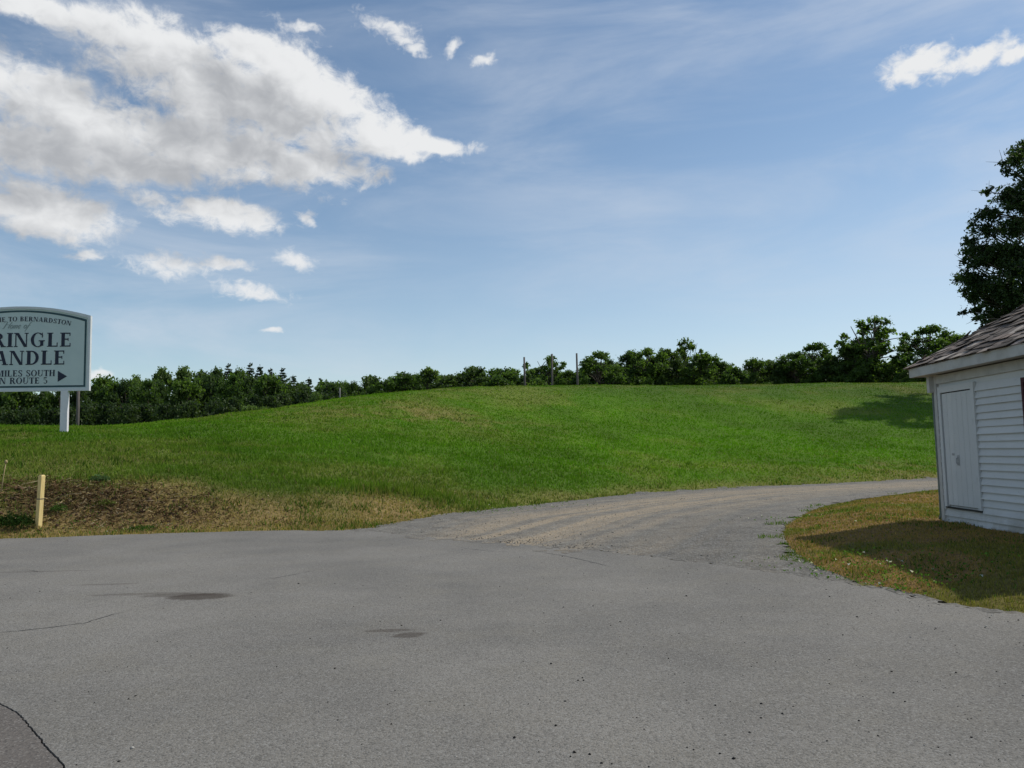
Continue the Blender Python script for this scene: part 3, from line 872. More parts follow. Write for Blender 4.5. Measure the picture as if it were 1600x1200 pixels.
# ------------------------------------------------------------------ the shed
def build_shed():
    S = empty('shed', (SHX0, SHY1, SHZ), math.radians(-2.5)); tag(S, 'small white clapboard shed with weathered hip roof at right edge', 'shed')
    inv = Matrix.Translation((-SHX0, -SHY1, -SHZ))
    def part(mb, name, mat, parent=S, smooth=False):
        o = mb.build(name, MATS[mat], parent, smooth)
        if parent is S: o.data.transform(inv)
        else: o.data.transform(inv)
        return o
    ZB, ZT, FT = 0.22, 2.82, 2.985
    OV = 0.33
    # core walls (each its own part) carrying the clapboards
    th = .10
    walls = {}
    for nm, b in (('left', (SHX0 + .02, SHY0 + .03, SHX0 + .02 + th, SHY1 - .03)), ('right', (SHX1 - .02 - th, SHY0 + .03, SHX1 - .02, SHY1 - .03)),
                  ('near', (SHX0 + .14, SHY0 + .02, SHX1 - .14, SHY0 + .02 + th)), ('far', (SHX0 + .14, SHY1 - .02 - th, SHX1 - .14, SHY1 - .02))):
        walls[nm] = part(MB().box(b[0], b[1], ZB, b[2], b[3], ZT), 'wall', 'white_paint')
    part(MB().box(SHX0 + .04, SHY0 + .04, -.1, SHX1 - .04, SHY1 - .04, ZB - .01), 'foundation', 'concrete')
    EXP = .117
    DY0, DY1, DZ0, DZ1 = 13.15, 14.36, .50, 2.60            # door with its frame
    WY0, WY1, WZ0, WZ1 = 10.5, 11.80, 1.15, 2.54            # dark window with shutters
    def clap(wall, axis, side, a0, a1, z0, z1):
        """one lapped board: wedge, thick at its lower edge"""
        o_ = rng.normal(0, .0012); bot, top = .042 + rng.normal(0, .002), .004
        s0, s1 = rng.normal(0, .0022), rng.normal(0, .0022)
        if axis == 'y':
            X = SHX0 + .02 if side < 0 else SHX1 - .02
            P = lambda a, d, z: (X + side * d, a, z)
        else:
            Yc = SHY0 + .02 if side < 0 else SHY1 - .02
            P = lambda a, d, z: (a, Yc + side * d, z)
        pts = [[P(a0, -.004, z0 + s0), P(a0, bot + o_, z0 + s0), P(a0, top, z1 + .012), P(a0, -.004, z1 + .012)],
               [P(a1, -.004, z0 + s1), P(a1, bot + o_, z0 + s1), P(a1, top, z1 + .012), P(a1, -.004, z1 + .012)]]
        mb = MB(); mb.v = pts[0] + pts[1]
        mb.f = [[0, 1, 2, 3], [7, 6, 5, 4], [1, 5, 6, 2], [0, 4, 5, 1], [2, 6, 7, 3], [3, 7, 4, 0]]
        mb.f = [q[::-1] for q in mb.f] if (axis == 'y') == (side < 0) else mb.f
        part(mb, 'clapboard', 'white_paint', wall)
    n = int((2.66 - ZB) / EXP)
    for k in range(n):
        z0, z1 = ZB + k * EXP, ZB + (k + 1) * EXP
        zm = (z0 + z1) / 2
        segs = [(SHY0 + .05, SHY1 - .05)]
        for (a, b, c, d) in ((DY0, DY1, DZ0, DZ1), (WY0, WY1, WZ0, WZ1)):
            if c < zm < d:
                ns = []
                for (p, q) in segs: ns += [(p, a)] if p < a and b >= q else ([(p, a), (b, q)] if p < a and b < q else [(p, q)])
                segs = ns
        for (p, q) in segs:
            if q - p > 3.2:                                   # butt joint somewhere along a long run
                m = p + (q - p) * random.uniform(.3, .7); clap(walls['left'], 'y', -1, p, m - .002, z0, z1); clap(walls['left'], 'y', -1, m + .002, q, z0, z1)
            else: clap(walls['left'], 'y', -1, p, q, z0, z1)
        clap(walls['right'], 'y', 1, SHY0 + .05, SHY1 - .05, z0, z1)
        clap(walls['near'], 'x', -1, SHX0 + .1, SHX1 - .1, z0, z1)
        clap(walls['far'], 'x', 1, SHX0 + .1, SHX1 - .1, z0, z1)
    # corner boards, frieze
    for (cx, cy, sx, sy) in ((SHX0, SHY0, -1, -1), (SHX0, SHY1, -1, 1), (SHX1, SHY0, 1, -1), (SHX1, SHY1, 1, 1)):
        part(MB().box(min(cx - sx * .08, cx + sx * .027), min(cy - sy * .08, cy + sy * .027), ZB - .02, max(cx - sx * .08, cx + sx * .027), max(cy - sy * .08, cy + sy * .027), ZT - .01), 'corner_board', 'trim_paint')
    part(MB().box(SHX0 - .026, SHY0 + .085, 2.665, SHX0 + .03, SHY1 - .085, ZT - .004), 'frieze_board', 'trim_paint')
    part(MB().box(SHX0 + .085, SHY0 - .014, 2.665, SHX1 - .085, SHY0 + .03, ZT - .004), 'frieze_board', 'trim_paint')
    # door
    D = part(MB().box(SHX0 + .0, DY0 + .10, DZ0 + .02, SHX0 + .03, DY1 - .10, DZ1 - .10), 'door', 'dark_gap')
    ys = np.linspace(DY0 + .105, DY1 - .105, 7)
    for i in range(6):
        b = rng.normal(0, .0004)
        o = part(MB().box(SHX0 - .016 + b, ys[i] + .003, DZ0 + .03, SHX0 + .004, ys[i + 1] - .003, DZ1 - .125), 'plank', 'white_paint', D)
    for (a, b, c, d) in ((DY0, DY0 + .095, DZ0, DZ1), (DY1 - .085, DY1, DZ0, DZ1), (DY0 + .098, DY1 - .088, DZ1 - .105, DZ1)):
        part(MB().box(SHX0 - .038, a, c, SHX0 + .01, b, d), 'casing', 'white_paint', D)
    part(MB().box(SHX0 - .035, DY0 + .0, DZ0 - .03, SHX0 + .004, DY1 - .02, DZ0 - .004), 'sill', 'dark_gap', D)
    # latch and worn marks on the door
    ym = (DY0 + DY1) / 2 + .06
    part(MB().box(SHX0 - .024, ym - .035, 1.22, SHX0 - .0155, ym + .035, 1.40), 'latch_plate', 'scuff', D)
    part(MB().tube([(SHX0 - .02, ym, 1.36), (SHX0 - .05, ym, 1.34), (SHX0 - .05, ym, 1.26), (SHX0 - .02, ym, 1.24)], [.008] * 4, 6), 'handle', 'scuff', D)
    part(MB().box(SHX0 - .0215, ym + .13, 1.39, SHX0 - .0155, ym + .20, 1.43), 'latch_plate', 'scuff', D)
    for zz in (.95, 1.9): part(MB().box(SHX0 - .044, DY0 + .06, zz, SHX0 - .0165, DY0 + .135, zz + .09), 'hinge', 'white_paint', D)
    # window with maroon shutters
    W = part(MB().box(SHX0 + .005, WY0 + .36, WZ0, SHX0 + .05, WY1 - .36, WZ1), 'window', 'glass_dark')
    for (a, b) in ((WY0, WY0 + .35), (WY1 - .35, WY1)):
        sh = part(MB().box(SHX0 - .030, a, WZ0, SHX0 + .02, b, WZ1), 'shutter', 'maroon', W)
    for (a, b) in ((WY0, WY0 + .35), (WY1 - .35, WY1)):
        for (p, q, r_, s_) in ((a, a + .05, WZ0, WZ1), (b - .05, b, WZ0, WZ1), (a + .052, b - .052, WZ0, WZ0 + .07), (a + .052, b - .052, WZ1 - .07, WZ1)):
            part(MB().box(SHX0 - .046, p, r_, SHX0 - .0305, q, s_), 'shutter_rail', 'maroon', W)
        for q in range(18):
            z = WZ0 + .08 + q * .067
            if z + .06 < WZ1 - .075:
                part(MB().prism([(SHX0 - .031, a + .053, z + .055), (SHX0 - .043, a + .053, z), (SHX0 - .038, a + .053, z), (SHX0 - .0305, a + .053, z + .05)], (0, .246, 0)), 'louvre', 'maroon', W)
    for (a, b, c, d) in ((WY0 + .36, WY1 - .36, WZ1 - .06, WZ1), (WY0 + .36, WY1 - .36, WZ0, WZ0 + .06), (WY0 + .36, WY0 + .41, WZ0 + .062, WZ1 - .062), (WY1 - .41, WY1 - .36, WZ0 + .062, WZ1 - .062)):
        part(MB().box(SHX0 - .036, a, c, SHX0 + .003, b, d), 'frame', 'trim_paint', W)
    # downspout at the far corner
    dp = part(MB().tube([(SHX0 - .025, SHY1 + .045, ZT - .30), (SHX0 - .022, SHY1 + .045, 1.2), (SHX0 - .025, SHY1 + .045, .33), (SHX0 - .05, SHY1 + .06, .25)], [.024, .024, .024, .024], 8), 'downspout', 'gutter', S, True)
    part(MB().box(SHX0 - .105, SHY1 + .0, ZT - .30, SHX0 - .015, SHY1 + .10, ZT - .002), 'leader_box', 'trim_paint')
    # roof: hips
    ex0, ex1, ey0, ey1 = SHX0 - OV, SHX1 + OV, SHY0 - OV, SHY1 + OV
    half = (ex1 - ex0) / 2; tanp = .62; cx = (ex0 + ex1) / 2
    ry0, ry1, rz = ey0 + half, ey1 - half, FT + half * tanp
    c4 = [(ex0, ey0), (ex1, ey0), (ex1, ey1), (ex0, ey1)]
    rp = MB()
    A, B = (cx, ry0, rz), (cx, ry1, rz)
    e = [(p[0], p[1], FT) for p in c4]
    for q in ([e[3], e[0], A, B], [e[1], e[2], B, A], [e[0], e[1], A], [e[2], e[3], B]): rp.poly(q)
    rp.poly([(p[0], p[1], FT - .001) for p in c4][::-1])
    roof = part(rp, 'roof', 'sheathing')
    # fascia boards and soffit
    f = .02
    for (x0, y0, x1, y1) in ((ex0 + .02, ey0 + .02, ex0 + .045, ey1 - .02), (ex1 - .045, ey0 + .02, ex1 - .02, ey1 - .02), (ex0 + .047, ey0 + .02, ex1 - .047, ey0 + .045), (ex0 + .047, ey1 - .045, ex1 - .047, ey1 - .02)):
        part(MB().box(x0, y0, ZT, x1, y1, FT - .004), 'fascia', 'trim_paint')
    part(MB().box(ex0 + .048, ey0 + .048, ZT + .015, SHX0 - .0, ey1 - .048, ZT + .03), 'soffit', 'trim_paint')
    part(MB().box(SHX0 + .002, ey0 + .048, ZT + .015, SHX1 + OV - .05, SHY0 - .0, ZT + .03), 'soffit', 'trim_paint')
    part(MB().box(SHX0 + .002, SHY1, ZT + .015, SHX1 + OV - .05, ey1 - .048, ZT + .03), 'soffit', 'trim_paint')
    # shingles, course by course on every slope; single ones where the photograph shows them
    slope_len = half * math.sqrt(1 + tanp * tanp)
    cosr = 1 / math.sqrt(1 + tanp * tanp); sinr = tanp * cosr
    rest = MB()
    expo = .165; ncourse = int(slope_len / expo) + 1
    cnt = 0
    def frame(side):
        if side == 'L': return Vector((ex0, ey1, FT)), Vector((0, -1, 0)), Vector((1, 0, 0)), ey1 - ey0
        if side == 'R': return Vector((ex1, ey0, FT)), Vector((0, 1, 0)), Vector((-1, 0, 0)), ey1 - ey0
        if side == 'N': return Vector((ex0, ey0, FT)), Vector((1, 0, 0)), Vector((0, 1, 0)), ex1 - ex0
        return Vector((ex1, ey1, FT)), Vector((-1, 0, 0)), Vector((0, -1, 0)), ex1 - ex0
    pool = []
    for side in 'LRNF':
        o0, ua, inw, Ln = frame(side)
        upv = inw * cosr + Vector((0, 0, 1)) * sinr
        nv = ua.cross(upv).normalized()
        if nv.z < 0: nv = -nv
        for k in range(ncourse):
            s0 = k * expo - .03; s1 = min(s0 + expo + .10, slope_len)
            lo, hi = max(s0, 0) * cosr, Ln - max(s0, 0) * cosr
            a = lo - random.uniform(0, .2)
            while a < hi:
                wd_ = random.uniform(.20, .34)
                a0, a1 = max(a, lo), min(a + wd_ - .006, hi); a += wd_
                if a1 - a0 < .04: continue
                if side == 'L' and random.random() < .075: continue         # slipped away
                t0 = s0 + random.gauss(0, .018); lift = max(0, random.gauss(.006, .012)); sk = random.gauss(0, .014)
                th_ = .009
                # upper corners follow the hip
                lo1, hi1 = s1 * cosr, Ln - s1 * cosr
                b0, b1 = max(a0, min(lo1, a1 - .02)), min(a1, max(hi1, a0 + .02))
                if b1 - b0 < .01: b0, b1 = (a0 + a1) / 2 - .01, (a0 + a1) / 2 + .01
                P = lambda aa, ss, nn: o0 + ua * aa + upv * ss + nv * nn
                n0, n1 = .016 + lift, .004
                q = [P(a0, t0 + sk, n0), P(a1, t0 - sk, n0), P(b1, s1, n1), P(b0, s1, n1), P(a0, t0 + sk, n0 + th_), P(a1, t0 - sk, n0 + th_), P(b1, s1, n1 + th_), P(b0, s1, n1 + th_)]
                fc = [[3, 2, 1, 0], [4, 5, 6, 7], [0, 1, 5, 4], [1, 2, 6, 5], [2, 3, 7, 6], [3, 0, 4, 7]]
                c = sum(q, Vector()) / 8
                d = c - EYE; px = 800 + FPX * d.dot(R_) / d.dot(F_)
                if side == 'L' and px < 1640 and cnt < 290:
                    mb = MB(); mb.v = [tuple(v) for v in q]; mb.f = fc
                    part(mb, 'shingle', 'shingle', roof); cnt += 1
                else:
                    b = len(rest.v); rest.v += [tuple(v) for v in q]; rest.f += [[b + i for i in ff] for ff in fc]
    r_ = part(rest, 'shingles', 'shingle', roof); r_['kind'] = 'stuff'
    # hip and ridge caps
    def caps(p, q, n):
        p, q = Vector(p), Vector(q); d = (q - p) / n; sdv = d.cross(Vector((0, 0, 1))).normalized()
        for i in range(n):
            a, b = p + d * (i - .12), p + d * (i + 1)
            w_ = .095; dr = Vector((0, 0, -w_ * .42)); up = Vector((0, 0, .03 + random.uniform(0, .008))); up2 = Vector((0, 0, .018))
            mb = MB(); t = Vector((0, 0, .011))
            for s in (-1, 1):
                ring = [a + up, a + up + sdv * w_ * s + dr, b + up2 + sdv * w_ * s + dr, b + up2]
                mb.prism(ring, t)
            part(mb, 'hip_cap', 'shingle', roof)
    for cn, tp in ((e[3], B), (e[0], A), (e[1], A), (e[2], B)): caps(cn, tp, 16)
    caps(A, B, 5)
    return S
build_shed()

# ------------------------------------------------------------------ the welcome sign: hand-drawn roman capitals
def glyph(ch):
    T, N, sv = .235, .085, .065       # stem, hairline, serif
    P = []
    def rect(x0, y0, x1, y1): P.append([(x0, y0), (x1, y0), (x1, y1), (x0, y1)])
    def stem(x, y0=0, y1=1, w_=T, top=True, bot=True, ex=.085):
        rect(x, y0, x + w_, y1)
        if bot: rect(x - ex, y0, x + w_ + ex, y0 + sv)
        if top: rect(x - ex, y1 - sv, x + w_ + ex, y1)
    def slant(x0, y0, x1, y1, w_): P.append([(x0, y0), (x0 + w_, y0), (x1 + w_, y1), (x1, y1)])
    def arc(cx, cy, rx, ry, a0, a1, tx=T, ty=N, n=14):
        for i in range(n):
            q = []
            for a, o in ((a0 + (a1 - a0) * i / n, 1), (a0 + (a1 - a0) * (i + 1) / n, 1), (a0 + (a1 - a0) * (i + 1) / n, 0), (a0 + (a1 - a0) * i / n, 0)):
                r = math.radians(a)
                q.append((cx + (rx if o else rx - tx) * math.cos(r), cy + (ry if o else ry - ty) * math.sin(r)))
            P.append(q)
    W = .8
    if ch == 'E':
        stem(.1); rect(.3, 0, .72, N); rect(.3, 1 - N, .70, 1); rect(.3, .49, .56, .49 + N); rect(.66, 0, .72, .26); rect(.64, .76, .70, 1); rect(.53, .40, .58, .62); W = .80
    elif ch == 'L': stem(.1); rect(.3, 0, .72, N); rect(.66, 0, .72, .30); W = .79
    elif ch == 'I': stem(.1); W = .40
    elif ch == 'T': stem(.30, bot=True, top=False); rect(.02, 1 - N, .78, 1); rect(.02, .72, .08, 1); rect(.72, .72, .78, 1); W = .80
    elif ch == 'D': stem(.1); arc(.38, .5, .50, .5, -90, 90, .21, N, 18); rect(.28, 0, .40, N); rect(.28, 1 - N, .40, 1); W = .96
    elif ch == 'P': stem(.1); arc(.40, .735, .36, .265, -90, 90, .19, N); rect(.28, 1 - N, .42, 1); rect(.28, .47, .42, .47 + N); W = .82
    elif ch == 'R':
        stem(.1); arc(.40, .745, .36, .255, -90, 90, .19, N); rect(.28, 1 - N, .42, 1); rect(.28, .49, .42, .49 + N)
        slant(.68, 0, .40, .52, .23); rect(.66, 0, .98, sv); W = .95
    elif ch == 'B':
        stem(.1); arc(.40, .765, .33, .235, -90, 90, .18, N); arc(.40, .27, .39, .27, -90, 90, .20, N)
        rect(.28, 1 - N, .42, 1); rect(.28, .50, .42, .50 + N - .01); rect(.28, 0, .42, N); W = .86
    elif ch == 'N':
        stem(.1, w_=.075); slant(.68, 0, .10, 1, .22); rect(.80, 0, .875, 1); rect(.70, 1 - sv, .97, 1); W = 1.02
    elif ch == 'M':
        stem(.1, w_=.075, top=False); rect(.02, 1 - sv, .2, 1); slant(.50, .04, .12, 1, .20); slant(.52, .04, .86, 1, .075); stem(.90, w_=T); W = 1.24
    elif ch == 'A':
        slant(.04, 0, .40, 1, .075); slant(.64, 0, .36, 1, .22); rect(.22, .30, .66, .30 + N); rect(-.03, 0, .24, sv); rect(.54, 0, .96, sv); W = .96
    elif ch == 'W':
        slant(.28, 0, .04, 1, .20); slant(.36, 0, .60, 1, .075); slant(.78, 0, .56, 1, .20); slant(.86, 0, 1.10, 1, .075); rect(-.02, 1 - sv, .32, 1); rect(1.02, 1 - sv, 1.26, 1); W = 1.26
    elif ch == 'O': arc(.5, .5, .47, .52, 0, 360, .21, .055, 32); W = 1.0
    elif ch == 'C': arc(.5, .5, .47, .52, 48, 312, .21, .06, 26); rect(.76, .64, .82, 1.0); slant(.74, .16, .80, .24, .07); W = .92
    elif ch == 'G': arc(.5, .5, .47, .52, 48, 318, .21, .06, 26); rect(.76, .66, .82, 1.0); rect(.66, .08, .86, .44); rect(.56, .40, .96, .40 + sv); W = 1.02
    elif ch == 'U': rect(.10, .32, .30, 1); rect(.01, 1 - sv, .40, 1); rect(.74, .32, .81, 1); rect(.64, 1 - sv, .92, 1); arc(.455, .34, .355, .36, 180, 360, .13, .08, 16); W = .94
    elif ch == 'H': stem(.1); stem(.66); rect(.3, .48, .66, .48 + N); W = .98
    elif ch == 'S':
        arc(.38, .755, .30, .265, 20, 250, .15, .07, 16); arc(.38, .265, .32, .285, -160, 90, .16, .07, 18); slant(.46, .38, .16, .66, .20); rect(.60, .70, .65, .98); rect(.07, .02, .12, .30); W = .74
    elif ch == '5':
        arc(.36, .30, .32, .32, -150, 100, .16, .075, 18); rect(.14, .56, .20, 1); rect(.14, .87, .60, 1); W = .72
    return P, W
def build_sign():
    Y = on_ground(102, 676, 22).y; K = Y / 30.0
    c_bot = at_y(31, 612, Y); base = Vector((c_bot.x, Y, hz(c_bot.x, Y)))
    rz = math.radians(6)
    S = empty('welcome_sign', base, rz); tag(S, 'large arched pale blue welcome sign with dark serif lettering on white posts', 'sign')
    S.scale = (K, K, K)
    z0 = (c_bot.z - base.z) / K; HW, HS, RISE = 2.50, 2.86, .36
    # outline (local x right, y towards back, z up)
    def outline(ins):
        hw = HW - ins; pts = [(-hw, z0 + ins), (hw, z0 + ins)]
        for i in range(25):
            t = 1 - 2 * i / 24
            pts.append((hw * t, z0 + HS + RISE * (1 - t * t) - ins))
        return pts
    def ribbon(mb, a, b, y):
        n = len(a)
        for i in range(n):
            j = (i + 1) % n
            mb.poly([(a[i][0], y, a[i][1]), (a[j][0], y, a[j][1]), (b[j][0], y, b[j][1]), (b[i][0], y, b[i][1])])
    panel = MB().prism([(p[0], -.05, p[1]) for p in outline(.09)], (0, .10, 0)).build('panel', MATS['sign_face'], S)
    fr = MB(); o_, i_ = outline(0), outline(.092)
    n = len(o_)
    for i in range(n):
        j = (i + 1) % n
        q = [(o_[i], -.075), (o_[j], -.075), (i_[j], -.075), (i_[i], -.075)]
        fr.poly([(p[0], y, p[1]) for p, y in q])
        fr.poly([(p[0], .075, p[1]) for p, y in q][::-1])
        fr.poly([(o_[i][0], .075, o_[i][1]), (o_[j][0], .075, o_[j][1]), (o_[j][0], -.075, o_[j][1]), (o_[i][0], -.075, o_[i][1])])
        fr.poly([(i_[i][0], -.075, i_[i][1]), (i_[j][0], -.075, i_[j][1]), (i_[j][0], .075, i_[j][1]), (i_[i][0], .075, i_[i][1])])
    fr.build('frame', MATS['sign_frame'], S)
    bl = MB(); ribbon(bl, outline(.145), outline(.215), -.0535); bl.build('border_line', MATS['sign_line'], panel)
    # posts
    for s in (-1, 1):
        xx = s * 1.62
        zb = (hz(base.x + xx * K, Y) - base.z) / K - .4
        p = MB().box(xx - .125, -.09, zb, xx + .125, .06, z0 - .004).build('post', MATS['sign_white'], S)
        MB().box(xx - .10, .078, z0 + .1, xx + .10, .24, z0 + 2.5).build('brace', MATS['sign_white'], S)
    # lettering
    def letters(txt, size, xc, zc, mat, arch=None, wide=1.0, track=.06, right=None, end=None):
        gl = [(glyph(c) if c != ' ' else ([], .42)) for c in txt]
        tot = sum(w_ + track for _, w_ in gl) * size * wide - track * size * wide
        x = (end - tot) if end is not None else xc - tot / 2
        for c, (ps, w_) in zip(txt, gl):
            if ps:
                mb = MB(); xm = x + w_ * size * wide / 2
                ang, zoff = 0.0, 0.0
                if arch:
                    ang = -2 * arch * xm / (HW * HW); zoff = arch * (1 - (xm / HW)**2)
                for i, poly in enumerate(ps):
                    y = -.056 - i * .00035
                    out = []
                    for (gx, gy) in poly:
                        lx, lz = (gx - w_ / 2) * size * wide, gy * size
                        out.append((xm + lx * math.cos(ang) - lz * math.sin(ang), y, zc + zoff + lx * math.sin(ang) + lz * math.cos(ang)))
                    a = sum(out[k][0] * out[(k + 1) % 4][2] - out[(k + 1) % 4][0] * out[k][2] for k in range(4))
                    mb.poly(out if a > 0 else out[::-1])
                mb.build('letter', MATS[mat], panel)
            x += (w_ + track) * size * wide
    def row(py): return (at_y(31, py, Y).z - base.z) / K
    letters('WELCOME TO BERNARDSTON', .175, 0, z0 + 2.30, 'sign_ink', .36, .98, .06)
    letters('PRINGLE', .535, 0, row(542.5), 'sign_ink', None, 1.01, .07, end=1.83)
    letters('CANDLE', .535, 0, row(570.5), 'sign_ink', None, 1.0, .06, end=1.62)
    letters('MILES SOUTH', .235, 0, row(588.5), 'sign_ink', None, .94, .06, end=1.26)
    letters('ON ROUTE 5', .235, 0, row(600), 'sign_ink', None, .96, .06, end=1.0)
    x0, zc = 1.36, row(589)
    mb = MB(); mb.poly([(x0, -.057, zc - .21), (x0 + .33, -.057, zc), (x0, -.057, zc + .21)]); mb.build('arrow', MATS['sign_ink'], panel)
    # slanted script "Home of"
    def stroke(paths, name='script_letter'):
        mb = MB()
        for q, path in enumerate(paths):
            for i in range(len(path) - 1):
                (xa, za, wa), (xb, zb, wb) = path[i], path[i + 1]
                d = Vector((xb - xa, 0, zb - za)); 
                if d.length < 1e-6: continue
                n_ = Vector((-d.z, 0, d.x)).normalized()
                A, B = Vector((xa, -.056 - .0003 * q - .00004 * i, za)), Vector((xb, -.056 - .0003 * q - .00004 * i, zb))
                mb.poly([A - n_ * wa, B - n_ * wb, B + n_ * wb, A + n_ * wa])
        mb.build(name, MATS['sign_script'], panel)
    zs = row(513.5); s = .26
    def tf(pts, x): return [(x + (px + py * .45) * s, zs + py * s, w_ * s) for px, py, w_ in pts]
    def loop(cx, cy, rx, ry, a0, a1, x, n=12): return tf([(cx + rx * math.cos(math.radians(a0 + (a1 - a0) * i / n)), cy + ry * math.sin(math.radians(a0 + (a1 - a0) * i / n)), .035 + .03 * abs(math.sin(math.radians(a0 + (a1 - a0) * i / n - 60)))) for i in range(n + 1)], x)
    X = -.62
    stroke([tf([(-.35, .75, .02), (-.2, .95, .03), (.0, .98, .04), (.12, .9, .05), (.08, .5, .07), (.0, .0, .06), (-.15, -.05, .03)], X), tf([(.75, 1.0, .03), (.62, .5, .06), (.6, .05, .06), (.75, .02, .02)], X), tf([(-.05, .5, .02), (.3, .55, .03), (.65, .5, .02)], X)])
    stroke([loop(.0, .25, .17, .25, 0, 360, X + .98 * s)])
    stroke([tf([(-.05, .0, .06), (.0, .48, .05)], X + 1.32 * s), tf([(.0, .3, .02), (.12, .48, .03), (.2, .4, .06), (.16, .0, .06)], X + 1.32 * s), tf([(.18, .3, .02), (.32, .48, .03), (.42, .4, .06), (.38, .03, .06), (.5, .05, .02)], X + 1.32 * s)])
    stroke([loop(.0, .25, .15, .25, 20, 330, X + 2.05 * s), tf([(-.12, .22, .02), (.12, .32, .03)], X + 2.05 * s)])
    stroke([loop(.0, .25, .17, .25, 0, 360, X + 2.85 * s)])
    stroke([tf([(-.1, -.45, .04), (.0, .0, .06), (.08, .7, .06), (.2, .95, .03), (.26, .85, .02)], X + 3.2 * s), tf([(-.12, .42, .025), (.3, .46, .025)], X + 3.2 * s)])
    return S
build_sign()

# ------------------------------------------------------------------ posts and poles
def pole(name, px, top, Y, r, mat, label, cat, lean=0.0, zb=None, group=None, bottom=None):
    t = at_y(px, top, Y); x = t.x; z = hz(x, Y) if zb is None else zb
    o = MB().tube([(0, 0, -.5), (lean * .3, 0, (t.z - z) * .3), (lean, 0, t.z - z)], [r * 1.12, r * 1.05, r * .88], 10).build(name, MATS[mat], None, True)
    o.location = (x, Y, z)
    tag(o, label, cat, group); return o
pole('utility_post', 819, 558, 84, .105, 'pole_wood', 'leftmost of three tall dark wooden posts on the hill crest', 'post', group='posts on the hill crest')
pole('utility_post', 861, 553, 84, .105, 'pole_wood', 'middle of three tall dark wooden posts on the hill crest', 'post', .1, group='posts on the hill crest')
pole('utility_post', 901, 552, 84, .105, 'pole_wood', 'rightmost of three tall dark wooden posts on the hill crest', 'post', group='posts on the hill crest')
pole('utility_pole', 123, 585, 52, .10, 'pole_wood', 'grey wooden pole standing behind the welcome sign post', 'pole')
pole('marker_post', 531, 606, 62, .06, 'pole_grey', 'thin pale post at the wood edge on the left hill crest', 'post')

def build_stake():
    b = on_ground(60, 824); Y = b.y
    t = at_y(65.5, 742, Y)
    S = empty('wooden_stake', (b.x, b.y, b.z)); tag(S, 'leaning yellow wooden stake beside the pavement at far left', 'stake')
    dx = t.x - b.x; h = t.z - b.z
    w_ = .052
    def ringat(z, k=1.0, ox=0.0):
        f = z / h
        a = math.radians(-20)
        return [(dx * f + ox + k * w_ * (sx * math.cos(a) - sy * math.sin(a)), k * w_ * (sx * math.sin(a) + sy * math.cos(a)), z) for sx, sy in ((-1, -1), (1, -1), (1, 1), (-1, 1))]
    mb = MB(); rs = [ringat(-.3), ringat(h * .4), ringat(h - .03), ringat(h, .75)]
    for r in rs: mb.v += r
    for i in range(3):
        for k in range(4): mb.f.append([i * 4 + k, i * 4 + (k + 1) % 4, i * 4 + 4 + (k + 1) % 4, i * 4 + 4 + k])
    mb.f.append([12, 13, 14, 15])
    o = mb.build('shaft', MATS['stake_wood'], S); bevel(o, .006)
    f = h * .53
    r0, r1 = ringat(f, 1.05), ringat(f + .022, 1.05)
    mb = MB(); mb.v += r0 + r1
    for k in range(4): mb.f.append([k, (k + 1) % 4, 4 + (k + 1) % 4, 4 + k])
    mb.f += [[3, 2, 1, 0], [4, 5, 6, 7]]
    mb.build('wire_band', MATS['pole_wood'], S)
build_stake()
def build_stalk():
    b = on_ground(1, 772); t = at_y(9, 724, b.y)
    S = empty('dry_stalk', b); tag(S, 'thin dry stalk with a round seed head at the left edge', 'stalk')
    dx, h = t.x - b.x, t.z - b.z
    MB().tube([(0, 0, -.05), (dx * .4, .01, h * .5), (dx, 0, h)], [.017, .014, .012], 6).build('stem', MATS['dry_stalk'], S, True)
    mb = MB(); mb.tube([(dx, 0, h - .01), (dx + .005, 0, h + .02), (dx + .008, 0, h + .06), (dx + .01, 0, h + .085)], [.012, .036, .034, .008], 8).build('seed_head', MATS['dry_stalk'], S, True)
build_stalk()

